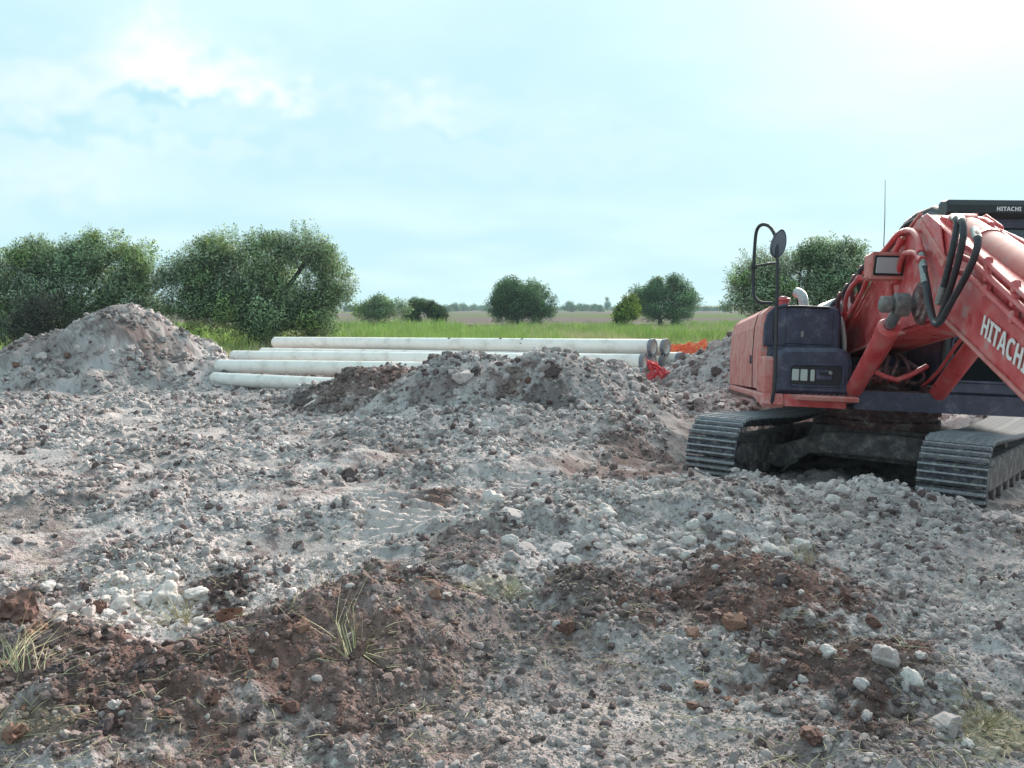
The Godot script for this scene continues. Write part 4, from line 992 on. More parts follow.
func make_tracks() -> void:
	var shoe := shoe_mesh()
	var R := 0.385; var half := 1.68; var mid := 0.40
	for s in [-1.0, 1.0]:
		var x: float = 1.23 * s
		var tr := up("track", B.new().prism(PackedVector2Array([Vector2(-1.45, 0.22), Vector2(1.35, 0.22), Vector2(1.55, 0.32), Vector2(1.55, 0.50), Vector2(1.2, 0.56), Vector2(-1.3, 0.56), Vector2(-1.5, 0.45)]), x - 0.17, x + 0.17, 0.02), M.dirty)
		tr.set_meta("label", "crawler track with worn steel grouser shoes")
		var per := 4.0 * half + TAU * R; var count := 41
		for i in count:
			var t := per * (i + 0.35) / count
			var p := Vector3.ZERO; var nn := Vector3.ZERO
			if t < 2.0 * half:
				var zz := -half + t; p = Vector3(x, mid + R - 0.05 * sin(PI * t / (2.0 * half)) * sin(PI * t / (2.0 * half)), zz); nn = Vector3(0, 1, -0.05 * PI / half * 0.5 * sin(TAU * t / (2.0 * half)) * -1.0).normalized()
			elif t < 2.0 * half + PI * R:
				var a := (t - 2.0 * half) / R; nn = Vector3(0, cos(a), sin(a)); p = Vector3(x, mid, half) + nn * R
			elif t < 4.0 * half + PI * R:
				p = Vector3(x, mid - R, half - (t - 2.0 * half - PI * R)); nn = Vector3.DOWN
			else:
				var a := (t - 4.0 * half - PI * R) / R; nn = Vector3(0, -cos(a), -sin(a)); p = Vector3(x, mid, -half) + nn * R
			var fw := Vector3.RIGHT.cross(nn).normalized()
			part("shoe", shoe, null, tr, Transform3D(Basis(Vector3.RIGHT, nn, fw), p))
		# idler, sprocket, rollers, yoke
		for e in [1.0, -1.0]:
			var c := Vector3(x - 0.12, mid, half * e)
			sub("idler" if e > 0 else "sprocket", B.new().lathe(c, Vector3.RIGHT, [Vector2(0.0, -0.02), Vector2(0.10, -0.02), Vector2(0.12, 0.02), Vector2(0.22, 0.03), Vector2(0.27, 0.0), Vector2(0.29, 0.0), Vector2(0.29, 0.24), Vector2(0.27, 0.24), Vector2(0.22, 0.21), Vector2(0.12, 0.22), Vector2(0.10, 0.26), Vector2(0.0, 0.26)], 24), M.dirty, tr)
		for k in 7:
			var z := -1.2 + k * 0.4
			sub("roller", B.new().lathe(Vector3(x - 0.16, 0.17, z), Vector3.RIGHT, [Vector2(0.0, 0.0), Vector2(0.075, 0.0), Vector2(0.085, 0.04), Vector2(0.085, 0.28), Vector2(0.075, 0.32), Vector2(0.0, 0.32)], 14), M.dirty, tr)
		for sx in [-0.19, 0.19]:
			sub("idler_yoke", B.new().prism(PackedVector2Array([Vector2(1.1, 0.27), Vector2(1.72, 0.30), Vector2(1.84, 0.36), Vector2(1.84, 0.46), Vector2(1.7, 0.52), Vector2(1.1, 0.50)]), x + sx - 0.018, x + sx + 0.018, 0.008), M.dirty, tr)
		sub("carrier_roller", B.new().lathe(Vector3(x - 0.12, 0.64, 0.0), Vector3.RIGHT, [Vector2(0.0, 0.0), Vector2(0.065, 0.0), Vector2(0.065, 0.24), Vector2(0.0, 0.24)], 12), M.dirty, tr)

func make_car_body() -> void:
	# arched cross frame between the tracks, front and rear
	for e in [1.0, -1.0]:
		var b := B.new()
		b.xf = Transform3D(Basis(Vector3(0, 0, e), Vector3.UP, Vector3(1, 0, 0)), Vector3(0, 0, 0))   # profile runs along x, depth along z
		var prof := PackedVector2Array([Vector2(-1.08, 0.20), Vector2(-0.90, 0.16), Vector2(-0.56, 0.385), Vector2(-0.2, 0.41), Vector2(0.3, 0.42), Vector2(0.74, 0.41), Vector2(0.92, 0.20), Vector2(1.08, 0.20), Vector2(1.08, 0.52), Vector2(0.80, 0.67), Vector2(0.4, 0.69), Vector2(-0.38, 0.66), Vector2(-0.9, 0.46), Vector2(-1.08, 0.44)])
		up("cross_frame", b.prism(prof, 0.30, 0.82, 0.015), M.dirty)
	up("car_body", B.new().prism(PackedVector2Array([Vector2(-0.7, 0.36), Vector2(0.7, 0.36), Vector2(0.74, 0.60), Vector2(0.62, 0.72), Vector2(-0.62, 0.72), Vector2(-0.74, 0.60)]), -0.62, 0.70, 0.02), M.dirty)
	var sb := up("swing_bearing", B.new().lathe(Vector3(0.0, 0.70, 0), Vector3.UP, [Vector2(0.0, 0.0), Vector2(0.66, 0.0), Vector2(0.66, 0.10), Vector2(0.62, 0.115), Vector2(0.62, 0.16), Vector2(0.66, 0.17), Vector2(0.66, 0.25), Vector2(0.6, 0.30), Vector2(0.0, 0.30)], 40), M.rustred)
	for k in 24:
		var a := TAU * k / 24.0
		sub("bolt", B.new().lathe(Vector3(cos(a) * 0.635, 0.80, sin(a) * 0.635), Vector3.UP, [Vector2(0.018, 0.0), Vector2(0.018, 0.022), Vector2(0.0, 0.022)], 6), M.dirty, sb)
	up("tow_pin", B.new().tube([Vector3(-0.86, 0.14, 0.84), Vector3(-0.78, 0.22, 0.92), Vector3(-0.66, 0.30, 0.94)], 0.018, 8), M.fitting)

func rrect(z0: float, y0: float, z1: float, y1: float, r: float, n := 4) -> PackedVector2Array:
	var p := PackedVector2Array()
	for q in [[z1 - r, y1 - r, 0.0], [z0 + r, y1 - r, PI / 2], [z0 + r, y0 + r, PI], [z1 - r, y0 + r, PI * 1.5]]:
		for k in n + 1:
			var a: float = q[2] + PI / 2 * k / n
			p.append(Vector2(q[0] + cos(a) * r, q[1] + sin(a) * r))
	return p
# profile in (x, y), extruded along z
func along_z(prof: PackedVector2Array, z0: float, z1: float, bev := 0.012) -> B:
	var b := B.new(); b.xf = Transform3D(Basis(Vector3(0, 0, 1), Vector3.UP, Vector3(1, 0, 0)), Vector3.ZERO)
	return b.prism(prof, z0, z1, bev)

func make_house() -> void:
	hp("deck_frame", B.new().prism(PackedVector2Array([Vector2(-2.3, 0.98), Vector2(1.0, 0.98), Vector2(1.22, 1.04), Vector2(1.22, 1.16), Vector2(-2.3, 1.16)]), -0.62, 0.9, 0.015), M.rustred)
	hp("side_deck", B.new().box(Vector3(-0.98, 1.05, -0.6), Vector3(0.72, 0.12, 3.4), 0.02), M.rustred)
	hp("side_deck", B.new().box(Vector3(0.93, 1.04, -0.45), Vector3(0.86, 0.14, 3.5), 0.02), M.dark)
	# counterweight: rounded tail
	var cw := PackedVector2Array()
	for k in 17:
		var a := PI + PI * k / 16.0
		cw.append(Vector2(cos(a) * 1.36, -1.75 + sin(a) * 0.95))
	var b := B.new(); b.xf = Transform3D(Basis(Vector3(0, 1, 0), Vector3(0, 0, 1), Vector3(1, 0, 0)), Vector3.ZERO)
	hp("counterweight", b.prism(cw, 1.05, 2.05, 0.06), M.faded)
	# engine hood
	hp("engine_hood", along_z(PackedVector2Array([Vector2(-1.30, 1.15), Vector2(1.30, 1.15), Vector2(1.30, 1.95), Vector2(1.2, 2.05), Vector2(0.4, 2.18), Vector2(-0.35, 2.18), Vector2(-0.5, 2.08), Vector2(-1.2, 2.04), Vector2(-1.30, 1.94)]), -2.3, -0.75, 0.04), M.red)
	# rounded side cover of the pump bay and tank
	var prof := PackedVector2Array([Vector2(-1.37, 1.14), Vector2(-1.385, 1.5), Vector2(-1.375, 1.85), Vector2(-1.345, 1.99), Vector2(-1.27, 2.065), Vector2(-1.15, 2.085), Vector2(-1.15, 1.14)])
	var sc := hp("side_cover", along_z(prof, -1.95, 0.52, 0.015), M.faded)
	sub("door_seam", along_z(PackedVector2Array([Vector2(-1.374, 1.14), Vector2(-1.389, 1.5), Vector2(-1.379, 1.85), Vector2(-1.349, 1.993), Vector2(-1.27, 2.069), Vector2(-1.15, 2.089), Vector2(-1.15, 1.14)]), 0.522, 0.535, 0.002), M.black, sc)
	sub("hinge", B.new().tube([Vector3(-1.392, 1.42, 0.45), Vector3(-1.392, 1.52, 0.45)], 0.012, 8), M.dark, sc)
	var fc := hp("side_cover", along_z(prof, 0.54, 1.02, 0.03), M.faded)
	sub("edge_strip", along_z(PackedVector2Array([Vector2(-1.34, 1.62), Vector2(-1.34, 1.85), Vector2(-1.31, 1.98), Vector2(-1.24, 2.06), Vector2(-1.13, 2.095), Vector2(-1.10, 2.095), Vector2(-1.10, 1.62)]), 1.02, 1.075, 0.012), M.dark, fc)
	hp("lower_side_panel", B.new().prism(PackedVector2Array([Vector2(0.9, 1.10), Vector2(1.34, 1.10), Vector2(1.34, 1.46), Vector2(1.28, 1.50), Vector2(0.9, 1.50)]), -1.37, -1.25, 0.02), M.faded)
	hp("side_skirt", B.new().prism(PackedVector2Array([Vector2(-1.9, 1.05), Vector2(0.6, 1.03), Vector2(1.36, 0.95), Vector2(1.40, 0.99), Vector2(1.38, 1.10), Vector2(-1.9, 1.13)]), -1.375, -1.14, 0.02), M.faded)
	# fuel tank front and stepped toolbox, both with rounded shoulders
	var tank := hp("fuel_tank", along_z(PackedVector2Array([Vector2(-1.29, 1.15), Vector2(-1.29, 1.90), Vector2(-1.26, 2.01), Vector2(-1.18, 2.075), Vector2(-0.62, 2.085), Vector2(-0.55, 2.05), Vector2(-0.52, 1.98), Vector2(-0.52, 1.15)]), -0.7, 1.06, 0.03), M.dark)
	sub("tank_ladder_panel", B.new().box(Vector3(-0.86, 1.83, 1.064), Vector3(0.50, 0.36, 0.012), 0.006), M.dark, tank)
	sub("catch", B.new().box(Vector3(-0.93, 1.76, 1.078), Vector3(0.03, 0.07, 0.02), 0.005), M.fitting, tank)
	sub("tank_rim", B.new().tube([Vector3(-1.24, 1.66, 1.07), Vector3(-1.24, 1.9, 1.07), Vector3(-1.17, 2.05, 1.07), Vector3(-0.66, 2.06, 1.07)], 0.014, 8, true, 4), M.black, tank)
	var box_prof := PackedVector2Array([Vector2(-1.245, 1.10), Vector2(-1.245, 1.50), Vector2(-1.21, 1.565), Vector2(-1.14, 1.60), Vector2(-0.62, 1.615), Vector2(-0.54, 1.60), Vector2(-0.47, 1.54), Vector2(-0.45, 1.44), Vector2(-0.45, 1.10)])
	var tb := hp("toolbox", along_z(box_prof, 0.6, 1.36, 0.045), M.dark)
	sub("inset_rim", B.new().tube([Vector3(-1.10, 1.38, 1.366), Vector3(-1.10, 1.22, 1.366), Vector3(-1.06, 1.19, 1.366), Vector3(-0.58, 1.20, 1.366), Vector3(-0.54, 1.24, 1.366), Vector3(-0.54, 1.40, 1.366), Vector3(-0.58, 1.43, 1.366), Vector3(-1.06, 1.42, 1.366), Vector3(-1.10, 1.38, 1.366)], 0.012, 6, false), M.dark, tb)
	sub("inset_panel", B.new().box(Vector3(-0.82, 1.31, 1.357), Vector3(0.52, 0.2, 0.014), 0.004), M.black, tb)
	for k in 3: sub("lamp_pane", B.new().box(Vector3(-1.035 + k * 0.088, 1.31, 1.372), Vector3(0.074 if k < 2 else 0.045, 0.125, 0.02), 0.008), M.lamp, tb)
	sub("latch", B.new().box(Vector3(-0.74, 1.32, 1.374), Vector3(0.17, 0.11, 0.022), 0.008), M.dark, tb)
	sub("latch_handle", B.new().box(Vector3(-0.74, 1.335, 1.392), Vector3(0.11, 0.03, 0.02), 0.006), M.black, tb)
	sub("key_cap", B.new().lathe(Vector3(-0.685, 1.345, 1.39), Vector3(0, 0, 1), [Vector2(0.02, 0.0), Vector2(0.02, 0.025), Vector2(0.0, 0.028)], 12), M.fitting, tb)
	# step with round holes along its tread
	var step := hp("footstep", B.new().prism(PackedVector2Array([Vector2(1.30, 1.03), Vector2(1.60, 1.05), Vector2(1.62, 1.085), Vector2(1.58, 1.105), Vector2(1.30, 1.10)]), -1.03, -0.43, 0.008), M.faded)
	for k in 9: sub("tread_stud", B.new().lathe(Vector3(-0.97 + k * 0.06, 1.10, 1.565), Vector3.UP, [Vector2(0.022, 0.0), Vector2(0.018, 0.018), Vector2(0.0, 0.018)], 10), M.rustred, step)
	hp("bumper_plate", B.new().prism(PackedVector2Array([Vector2(0.9, 0.985), Vector2(1.38, 0.97), Vector2(1.40, 1.10), Vector2(0.9, 1.10)]), -1.15, -0.5, 0.015), M.red)
	hp("bumper_plate", B.new().prism(PackedVector2Array([Vector2(0.9, 0.97), Vector2(1.36, 0.97), Vector2(1.38, 1.17), Vector2(0.9, 1.17)]), -0.42, 1.36, 0.015), M.dark)
	# handrail with mirror
	var rail := hp("handrail", B.new().tube([Vector3(-1.27, 0.99, 1.38), Vector3(-1.26, 1.12, 1.43), Vector3(-1.255, 1.35, 1.43), Vector3(-1.26, 1.62, 1.42), Vector3(-1.27, 2.1, 1.40), Vector3(-1.28, 2.5, 1.38), Vector3(-1.30, 2.76, 1.33), Vector3(-1.35, 2.90, 1.24), Vector3(-1.42, 2.95, 1.14), Vector3(-1.47, 2.90, 1.06), Vector3(-1.48, 2.72, 1.03), Vector3(-1.48, 2.45, 1.02), Vector3(-1.47, 2.24, 1.02), Vector3(-1.45, 2.15, 1.03), Vector3(-1.38, 2.10, 1.03), Vector3(-1.26, 2.10, 1.03)], 0.019, 10, true, 4), M.hose)
	sub("cross_bar", B.new().tube([Vector3(-1.48, 2.50, 1.02), Vector3(-1.36, 2.51, 1.2), Vector3(-1.28, 2.50, 1.38)], 0.014, 8), M.hose, rail)
	sub("clamp", B.new().box(Vector3(-1.48, 2.5, 1.02), Vector3(0.06, 0.05, 0.06), 0.01), M.black, rail)
	var mir := hp("mirror", mirror_shape(false), M.dark)
	sub("mirror_glass", mirror_shape(true), M.mirror, mir)
	sub("mirror_arm", B.new().tube([Vector3(-1.28, 2.74, 1.34), Vector3(-1.27, 2.70, 1.335), Vector3(-1.275, 2.71, 1.34)], 0.012, 8), M.hose, mir)
	# filler neck, exhaust, air cover, hose post
	var fl := hp("filler_neck", B.new().lathe(Vector3(-1.0, 2.07, 0.1), Vector3.UP, [Vector2(0.075, 0.0), Vector2(0.075, 0.13), Vector2(0.09, 0.135), Vector2(0.09, 0.16), Vector2(0.07, 0.175), Vector2(0.0, 0.18)], 16), M.red)
	sub("cap", B.new().lathe(Vector3(-1.0, 2.235, 0.1), Vector3.UP, [Vector2(0.07, 0.0), Vector2(0.07, 0.02), Vector2(0.0, 0.03)], 14), M.dark, fl)
	hp("exhaust_pipe", B.new().tube([Vector3(-0.55, 2.0, -1.0), Vector3(-0.55, 2.2, -1.0), Vector3(-0.56, 2.32, -1.0), Vector3(-0.59, 2.40, -1.04), Vector3(-0.64, 2.43, -1.1)], [0.062, 0.062, 0.064, 0.066, 0.068], 14, true, 3), M.alum)
	hp("air_duct_cover", along_z(PackedVector2Array([Vector2(-0.47, 2.06), Vector2(-0.44, 2.20), Vector2(-0.28, 2.30), Vector2(-0.1, 2.34), Vector2(0.1, 2.34), Vector2(0.1, 2.05)]), -1.2, -0.35, 0.04), M.alum)
	hp("hose_post", B.new().tube([Vector3(-0.36, 1.35, 0.45), Vector3(-0.37, 1.7, 0.45), Vector3(-0.38, 2.0, 0.42), Vector3(-0.36, 2.14, 0.30)], 0.045, 12, true, 3), M.hose)
	hp("drain_hose", B.new().tube([Vector3(-0.55, 2.02, 0.7), Vector3(-0.49, 1.96, 0.86), Vector3(-0.45, 1.75, 0.9), Vector3(-0.43, 1.52, 0.86)], 0.026, 10, true, 4), M.alum)
	hp("cover_plate", B.new().box(Vector3(-0.42, 2.05, 0.1), Vector3(0.22, 0.04, 0.7), 0.01), M.red)
	hp("antenna", B.new().tube([Vector3(0.32, 2.95, -0.6), Vector3(0.315, 3.35, -0.6), Vector3(0.30, 3.85, -0.62)], [0.006, 0.005, 0.003], 6), M.black)

func mirror_shape(glass: bool) -> B:
	# an oval glass in a dark shell
	var b := B.new()
	var c := Vector3(-1.275, 2.71, 1.345)
	var ux := Vector3(0.93, 0.1, -0.36).normalized(); var uy := Vector3(0.12, 1, 0.05).normalized(); var uz := ux.cross(uy).normalized()
	var ring := []
	for k in 28:
		var a := TAU * k / 28.0
		ring.append(ux * cos(a) * 0.085 * (1.0 - 0.12 * sin(a)) + uy * sin(a) * 0.155)
	for k in 28:
		var p: Vector3 = ring[k]; var q: Vector3 = ring[(k + 1) % 28]
		if glass:
			b.tri(c + uz * 0.014, c + p * 0.9 + uz * 0.014, c + q * 0.9 + uz * 0.014, uz)
			continue
		b.quad(c + p * 0.9 + uz * 0.012, c + q * 0.9 + uz * 0.012, c + q + uz * 0.018, c + p + uz * 0.018, uz)
		b.quad(c + p + uz * 0.018, c + q + uz * 0.018, c + q * 0.9 - uz * 0.03, c + p * 0.9 - uz * 0.03, p)
		b.tri(c - uz * 0.05, c + p * 0.9 - uz * 0.03, c + q * 0.9 - uz * 0.03, -uz)
	return b

func make_cab() -> void:
	# cab shell: side outline (z, y) with a curved rear top and a slightly raked windscreen
	var x0 := 0.42; var x1 := 1.38
	var outline := PackedVector2Array([Vector2(-0.66, 1.10), Vector2(1.30, 1.10), Vector2(1.36, 1.25), Vector2(1.36, 1.72), Vector2(1.24, 2.95), Vector2(1.14, 3.10), Vector2(0.85, 3.20), Vector2(0.3, 3.235), Vector2(-0.15, 3.20), Vector2(-0.45, 3.08), Vector2(-0.60, 2.85), Vector2(-0.66, 2.5)])
	var cab := hp("cab", B.new().prism(PackedVector2Array([Vector2(-0.66, 1.10), Vector2(1.30, 1.10), Vector2(1.35, 1.24), Vector2(1.35, 1.26), Vector2(-0.66, 1.26)]), x0, x1, 0.02), M.dark)
	cab.set_meta("label", "dark operator cab with glazed sides and roof visor")
	# pillars and rails follow the outline on both sides
	for x in [x0 + 0.03, x1 - 0.03]:
		var pts := []
		for p in outline: pts.append(Vector3(x, p.y, p.x))
		pts.append(pts[0])
		sub("side_frame", B.new().tube(pts, 0.042, 8, false), M.black, cab)
		sub("door_post", B.new().tube([Vector3(x, 1.2, 0.25), Vector3(x, 3.2, 0.25)], 0.03, 8), M.black, cab)
		var gp2 := PackedVector2Array()
		for p in outline: gp2.append(Vector2(p.x * 0.985, p.y))
		sub("side_window", B.new().prism(PackedVector2Array([Vector2(-0.62, 1.85), Vector2(1.30, 1.85), Vector2(1.22, 2.95), Vector2(1.10, 3.08), Vector2(0.8, 3.16), Vector2(-0.12, 3.16), Vector2(-0.42, 3.04), Vector2(-0.57, 2.82)]), x - 0.004, x + 0.004, 0.001), M.glass, cab)
		sub("side_panel", B.new().prism(PackedVector2Array([Vector2(-0.64, 1.24), Vector2(1.30, 1.24), Vector2(1.30, 1.85), Vector2(-0.64, 1.85)]), x - 0.02, x + 0.02, 0.006), M.dark, cab)
	# front: lower window in a rounded frame, screen above, roof, visor
	sub("front_lower_panel", B.new().prism(PackedVector2Array([Vector2(1.325, 1.20), Vector2(1.365, 1.20), Vector2(1.365, 1.30), Vector2(1.325, 1.30)]), x0 + 0.04, x1 - 0.04, 0.008), M.dark, cab)
	var fr := []
	for p in rrect(x0 + 0.10, 1.31, x1 - 0.10, 1.78, 0.07): fr.append(Vector3(p.x, p.y, 1.372))
	fr.append(fr[0])
	sub("lower_window_frame", B.new().tube(fr, 0.016, 8, false), M.dark, cab)
	sub("lower_window", B.new().prism(PackedVector2Array([Vector2(1.352, 1.28), Vector2(1.360, 1.28), Vector2(1.352, 1.84), Vector2(1.344, 1.84)]), x0 + 0.06, x1 - 0.06, 0.001), M.tinted, cab)
	for k in 2: sub("front_pillar", B.new().tube([Vector3([x0 + 0.05, x1 - 0.05][k], 1.2, 1.345), Vector3([x0 + 0.05, x1 - 0.05][k], 1.75, 1.345), Vector3([x0 + 0.05, x1 - 0.05][k], 2.96, 1.23)], 0.05, 8), M.black, cab)
	sub("screen_rail", B.new().tube([Vector3(x0 + 0.05, 1.84, 1.345), Vector3(x1 - 0.05, 1.84, 1.345)], 0.025, 8), M.black, cab)
	sub("windscreen", B.new().prism(PackedVector2Array([Vector2(1.335, 1.86), Vector2(1.343, 1.86), Vector2(1.238, 2.93), Vector2(1.230, 2.93)]), x0 + 0.08, x1 - 0.08, 0.001), M.glass, cab)
	sub("sun_blind", B.new().prism(PackedVector2Array([Vector2(1.19, 2.83), Vector2(1.20, 2.83), Vector2(1.185, 2.98), Vector2(1.175, 2.98)]), x0 + 0.10, x1 - 0.10, 0.002), M.dark, cab)
	sub("roof", B.new().prism(PackedVector2Array([Vector2(-0.45, 3.10), Vector2(-0.15, 3.22), Vector2(0.3, 3.255), Vector2(0.85, 3.22), Vector2(1.16, 3.11), Vector2(1.1, 3.05), Vector2(0.8, 3.13), Vector2(0.3, 3.16), Vector2(-0.15, 3.13), Vector2(-0.4, 3.04)]), x0 - 0.005, x1 + 0.005, 0.02), M.dark, cab)
	sub("visor", B.new().prism(PackedVector2Array([Vector2(1.10, 3.02), Vector2(1.34, 3.02), Vector2(1.40, 3.06), Vector2(1.40, 3.14), Vector2(1.35, 3.20), Vector2(1.18, 3.23), Vector2(1.10, 3.20)]), x0 - 0.03, x1 + 0.02, 0.02), M.black, cab)
	lettering("HITACHI", 0.042, Transform3D(Basis.IDENTITY, Vector3(0.86, 3.10, 1.401)), cab)
	sub("visor_lip", B.new().prism(PackedVector2Array([Vector2(1.22, 2.93), Vector2(1.275, 2.93), Vector2(1.29, 3.02), Vector2(1.20, 3.02)]), x0, x1, 0.01), M.dark, cab)
	# inside: seat, console, back wall
	sub("seat", B.new().box(Vector3(0.9, 1.75, 0.15), Vector3(0.5, 0.14, 0.5), 0.05), M.black, cab)
	sub("seat_back", B.new().box(Vector3(0.9, 2.2, -0.12), Vector3(0.48, 0.8, 0.14), 0.06), M.black, cab)
	sub("console", B.new().box(Vector3(0.58, 1.7, 0.35), Vector3(0.16, 0.4, 0.6), 0.03), M.black, cab)
	sub("back_wall", B.new().box(Vector3(0.9, 1.65, -0.6), Vector3(0.9, 1.1, 0.05), 0.02), M.black, cab)
	sub("floor_mat", B.new().box(Vector3(0.9, 1.30, 0.35), Vector3(0.86, 0.06, 1.85), 0.01), M.black, cab)
	sub("rear_frame", B.new().tube([Vector3(x0 + 0.05, 2.22, -0.64), Vector3(x1 - 0.05, 2.22, -0.64)], 0.03, 8), M.black, cab)

func make_boom() -> void:
	var w := 0.235
	var outline := PackedVector2Array([Vector2(-0.10, 1.62), Vector2(0.08, 1.555), Vector2(1.16, 1.66), Vector2(2.3, 1.74), Vector2(2.9, 1.80), Vector2(3.37, 1.79), Vector2(4.84, 1.21), Vector2(6.05, 0.80), Vector2(6.22, 0.88), Vector2(6.2, 1.10), Vector2(4.80, 1.88), Vector2(3.6, 2.40), Vector2(3.1, 2.62), Vector2(2.80, 2.75), Vector2(2.58, 2.80), Vector2(2.15, 2.70), Vector2(1.40, 2.47), Vector2(0.55, 2.08), Vector2(0.0, 1.83), Vector2(-0.10, 1.76)])
	var boom := hp("boom", B.new().prism(outline, -w + 0.012, w - 0.012, 0.01), M.red)
	boom.set_meta("label", "bent red box boom with white lettering on its side")
	# side plates stand proud of the box; weld seams and stiffeners
	for s in [-1.0, 1.0]:
		var a: float = w * s; var c: float = (w + 0.014) * s
		sub("side_plate", B.new().prism(PackedVector2Array([Vector2(2.2, 1.78), Vector2(3.3, 1.84), Vector2(3.45, 2.0), Vector2(3.15, 2.62), Vector2(2.8, 2.78), Vector2(2.55, 2.77), Vector2(2.0, 2.55)]), minf(a, c), maxf(a, c), 0.005), M.red, boom)
		sub("edge_flange", B.new().tube([Vector3(a, 1.80, 3.37), Vector3(a, 1.22, 4.84), Vector3(a, 0.82, 6.0)], 0.018, 6), M.faded, boom)
		sub("edge_flange", B.new().tube([Vector3(a, 1.84, 0.0), Vector3(a, 2.09, 0.55), Vector3(a, 2.475, 1.4), Vector3(a, 2.70, 2.15), Vector3(a, 2.815, 2.6)], 0.016, 6), M.faded, boom)
		sub("edge_flange", B.new().tube([Vector3(a, 1.565, 0.1), Vector3(a, 1.67, 1.16), Vector3(a, 1.75, 2.3)], 0.016, 6), M.faded, boom)
	sub("stiffener", B.new().prism(PackedVector2Array([Vector2(2.62, 2.74), Vector2(2.70, 2.74), Vector2(3.36, 2.30), Vector2(3.30, 2.24)]), -w - 0.03, -w, 0.006), M.faded, boom)
	sub("top_bracket", B.new().prism(PackedVector2Array([Vector2(2.75, 2.72), Vector2(3.25, 2.52), Vector2(3.2, 2.64), Vector2(3.06, 2.70), Vector2(2.9, 2.74)]), -0.16, -0.12, 0.008), M.red, boom)
	sub("top_bracket", B.new().prism(PackedVector2Array([Vector2(2.75, 2.72), Vector2(3.25, 2.52), Vector2(3.2, 2.64), Vector2(3.06, 2.70), Vector2(2.9, 2.74)]), 0.12, 0.16, 0.008), M.red, boom)
	sub("foot_pin", B.new().tube([Vector3(-0.36, 1.69, 0.02), Vector3(0.36, 1.69, 0.02)], 0.07, 14), M.dirty, boom)
	# cylinder pin boss with dark caps
	sub("pin_boss", B.new().lathe(Vector3(-w - 0.015, 1.99, 2.84), Vector3.LEFT, [Vector2(0.20, 0.0), Vector2(0.19, 0.03), Vector2(0.14, 0.035), Vector2(0.135, 0.06), Vector2(0.0, 0.06)], 22), M.rustred, boom)
	sub("boom_pin", B.new().lathe(Vector3(-0.60, 1.97, 2.80), Vector3.RIGHT, [Vector2(0.0, 0.0), Vector2(0.055, 0.0), Vector2(0.075, 0.015), Vector2(0.075, 0.09), Vector2(0.05, 0.10), Vector2(0.05, 1.10), Vector2(0.075, 1.11), Vector2(0.075, 1.19), Vector2(0.0, 1.2)], 18), M.dirty, boom)
	var al := atan2(0.58, 1.47)
	lettering("HITACHI", 0.145, Transform3D(Basis(Vector3(0, -sin(al), cos(al)), Vector3(0, cos(al), sin(al)), Vector3(-1, 0, 0)), Vector3(-w - 0.003, 1.735, 4.10)), boom)
	# arm and bucket beyond the picture's edge
	var arm := hp("arm", B.new().prism(PackedVector2Array([Vector2(5.55, 1.48), Vector2(5.75, 1.61), Vector2(6.25, 1.30), Vector2(7.6, 0.72), Vector2(8.35, 0.42), Vector2(8.32, 0.26), Vector2(7.0, 0.56), Vector2(6.15, 0.78), Vector2(5.85, 1.1)]), -0.19, 0.19, 0.015), M.red)
	sub("arm_pin", B.new().tube([Vector3(-0.3, 0.98, 6.1), Vector3(0.3, 0.98, 6.1)], 0.06, 14), M.dirty, arm)
	var bk := PackedVector2Array([Vector2(8.2, 0.48), Vector2(8.55, 0.50), Vector2(8.95, 0.62), Vector2(9.25, 0.55), Vector2(9.40, 0.30), Vector2(9.30, 0.02), Vector2(9.0, -0.20), Vector2(8.5, -0.30), Vector2(8.46, -0.26), Vector2(8.95, -0.14), Vector2(9.2, 0.05), Vector2(9.3, 0.28), Vector2(9.2, 0.48), Vector2(8.95, 0.55), Vector2(8.6, 0.42), Vector2(8.25, 0.36)])
	var bu := hp("bucket", B.new().prism(bk, -0.55, 0.55, 0.01), M.steel)
	for s in [-0.55, 0.53]: sub("cheek", B.new().prism(PackedVector2Array([Vector2(8.3, 0.40), Vector2(8.6, 0.44), Vector2(8.95, 0.57), Vector2(9.22, 0.5), Vector2(9.33, 0.28), Vector2(9.2, 0.0), Vector2(8.5, -0.28)]), s - 0.003, s + 0.023, 0.004), M.steel, bu)
	for k in 5: sub("tooth", B.new().prism(PackedVector2Array([Vector2(8.25, -0.35), Vector2(8.52, -0.24), Vector2(8.52, -0.31)]), -0.5 + k * 0.235, -0.42 + k * 0.235, 0.008), M.steel, bu)

func cylinder(called: String, a: Vector3, b: Vector3, split: float, r: float, mat: Material) -> MeshInstance3D:
	var d := (b - a).normalized(); var ln := (b - a).length()
	var c := hp(called, B.new().lathe(a, d, [Vector2(0.0, -0.03), Vector2(r * 0.9, -0.03), Vector2(r, 0.0), Vector2(r, ln * split - 0.14), Vector2(r * 1.14, ln * split - 0.13), Vector2(r * 1.14, ln * split - 0.03), Vector2(r * 0.9, ln * split), Vector2(r * 0.62, ln * split + 0.005)], 22), mat)
	sub("rod", B.new().lathe(a, d, [Vector2(r * 0.58, ln * split), Vector2(r * 0.58, ln - 0.08)], 16), M.chrome, c)
	sub("rod_eye", B.new().lathe(b - Vector3(0.06, 0, 0), Vector3.RIGHT, [Vector2(0.0, 0.0), Vector2(r * 1.15, 0.0), Vector2(r * 1.2, 0.015), Vector2(r * 1.2, 0.105), Vector2(r * 1.15, 0.12), Vector2(0.0, 0.12)], 18), M.dirty, c)
	sub("base_eye", B.new().lathe(a - Vector3(0.06, 0, 0), Vector3.RIGHT, [Vector2(0.0, 0.0), Vector2(r * 1.1, 0.0), Vector2(r * 1.1, 0.12), Vector2(0.0, 0.12)], 18), M.red, c)
	return c

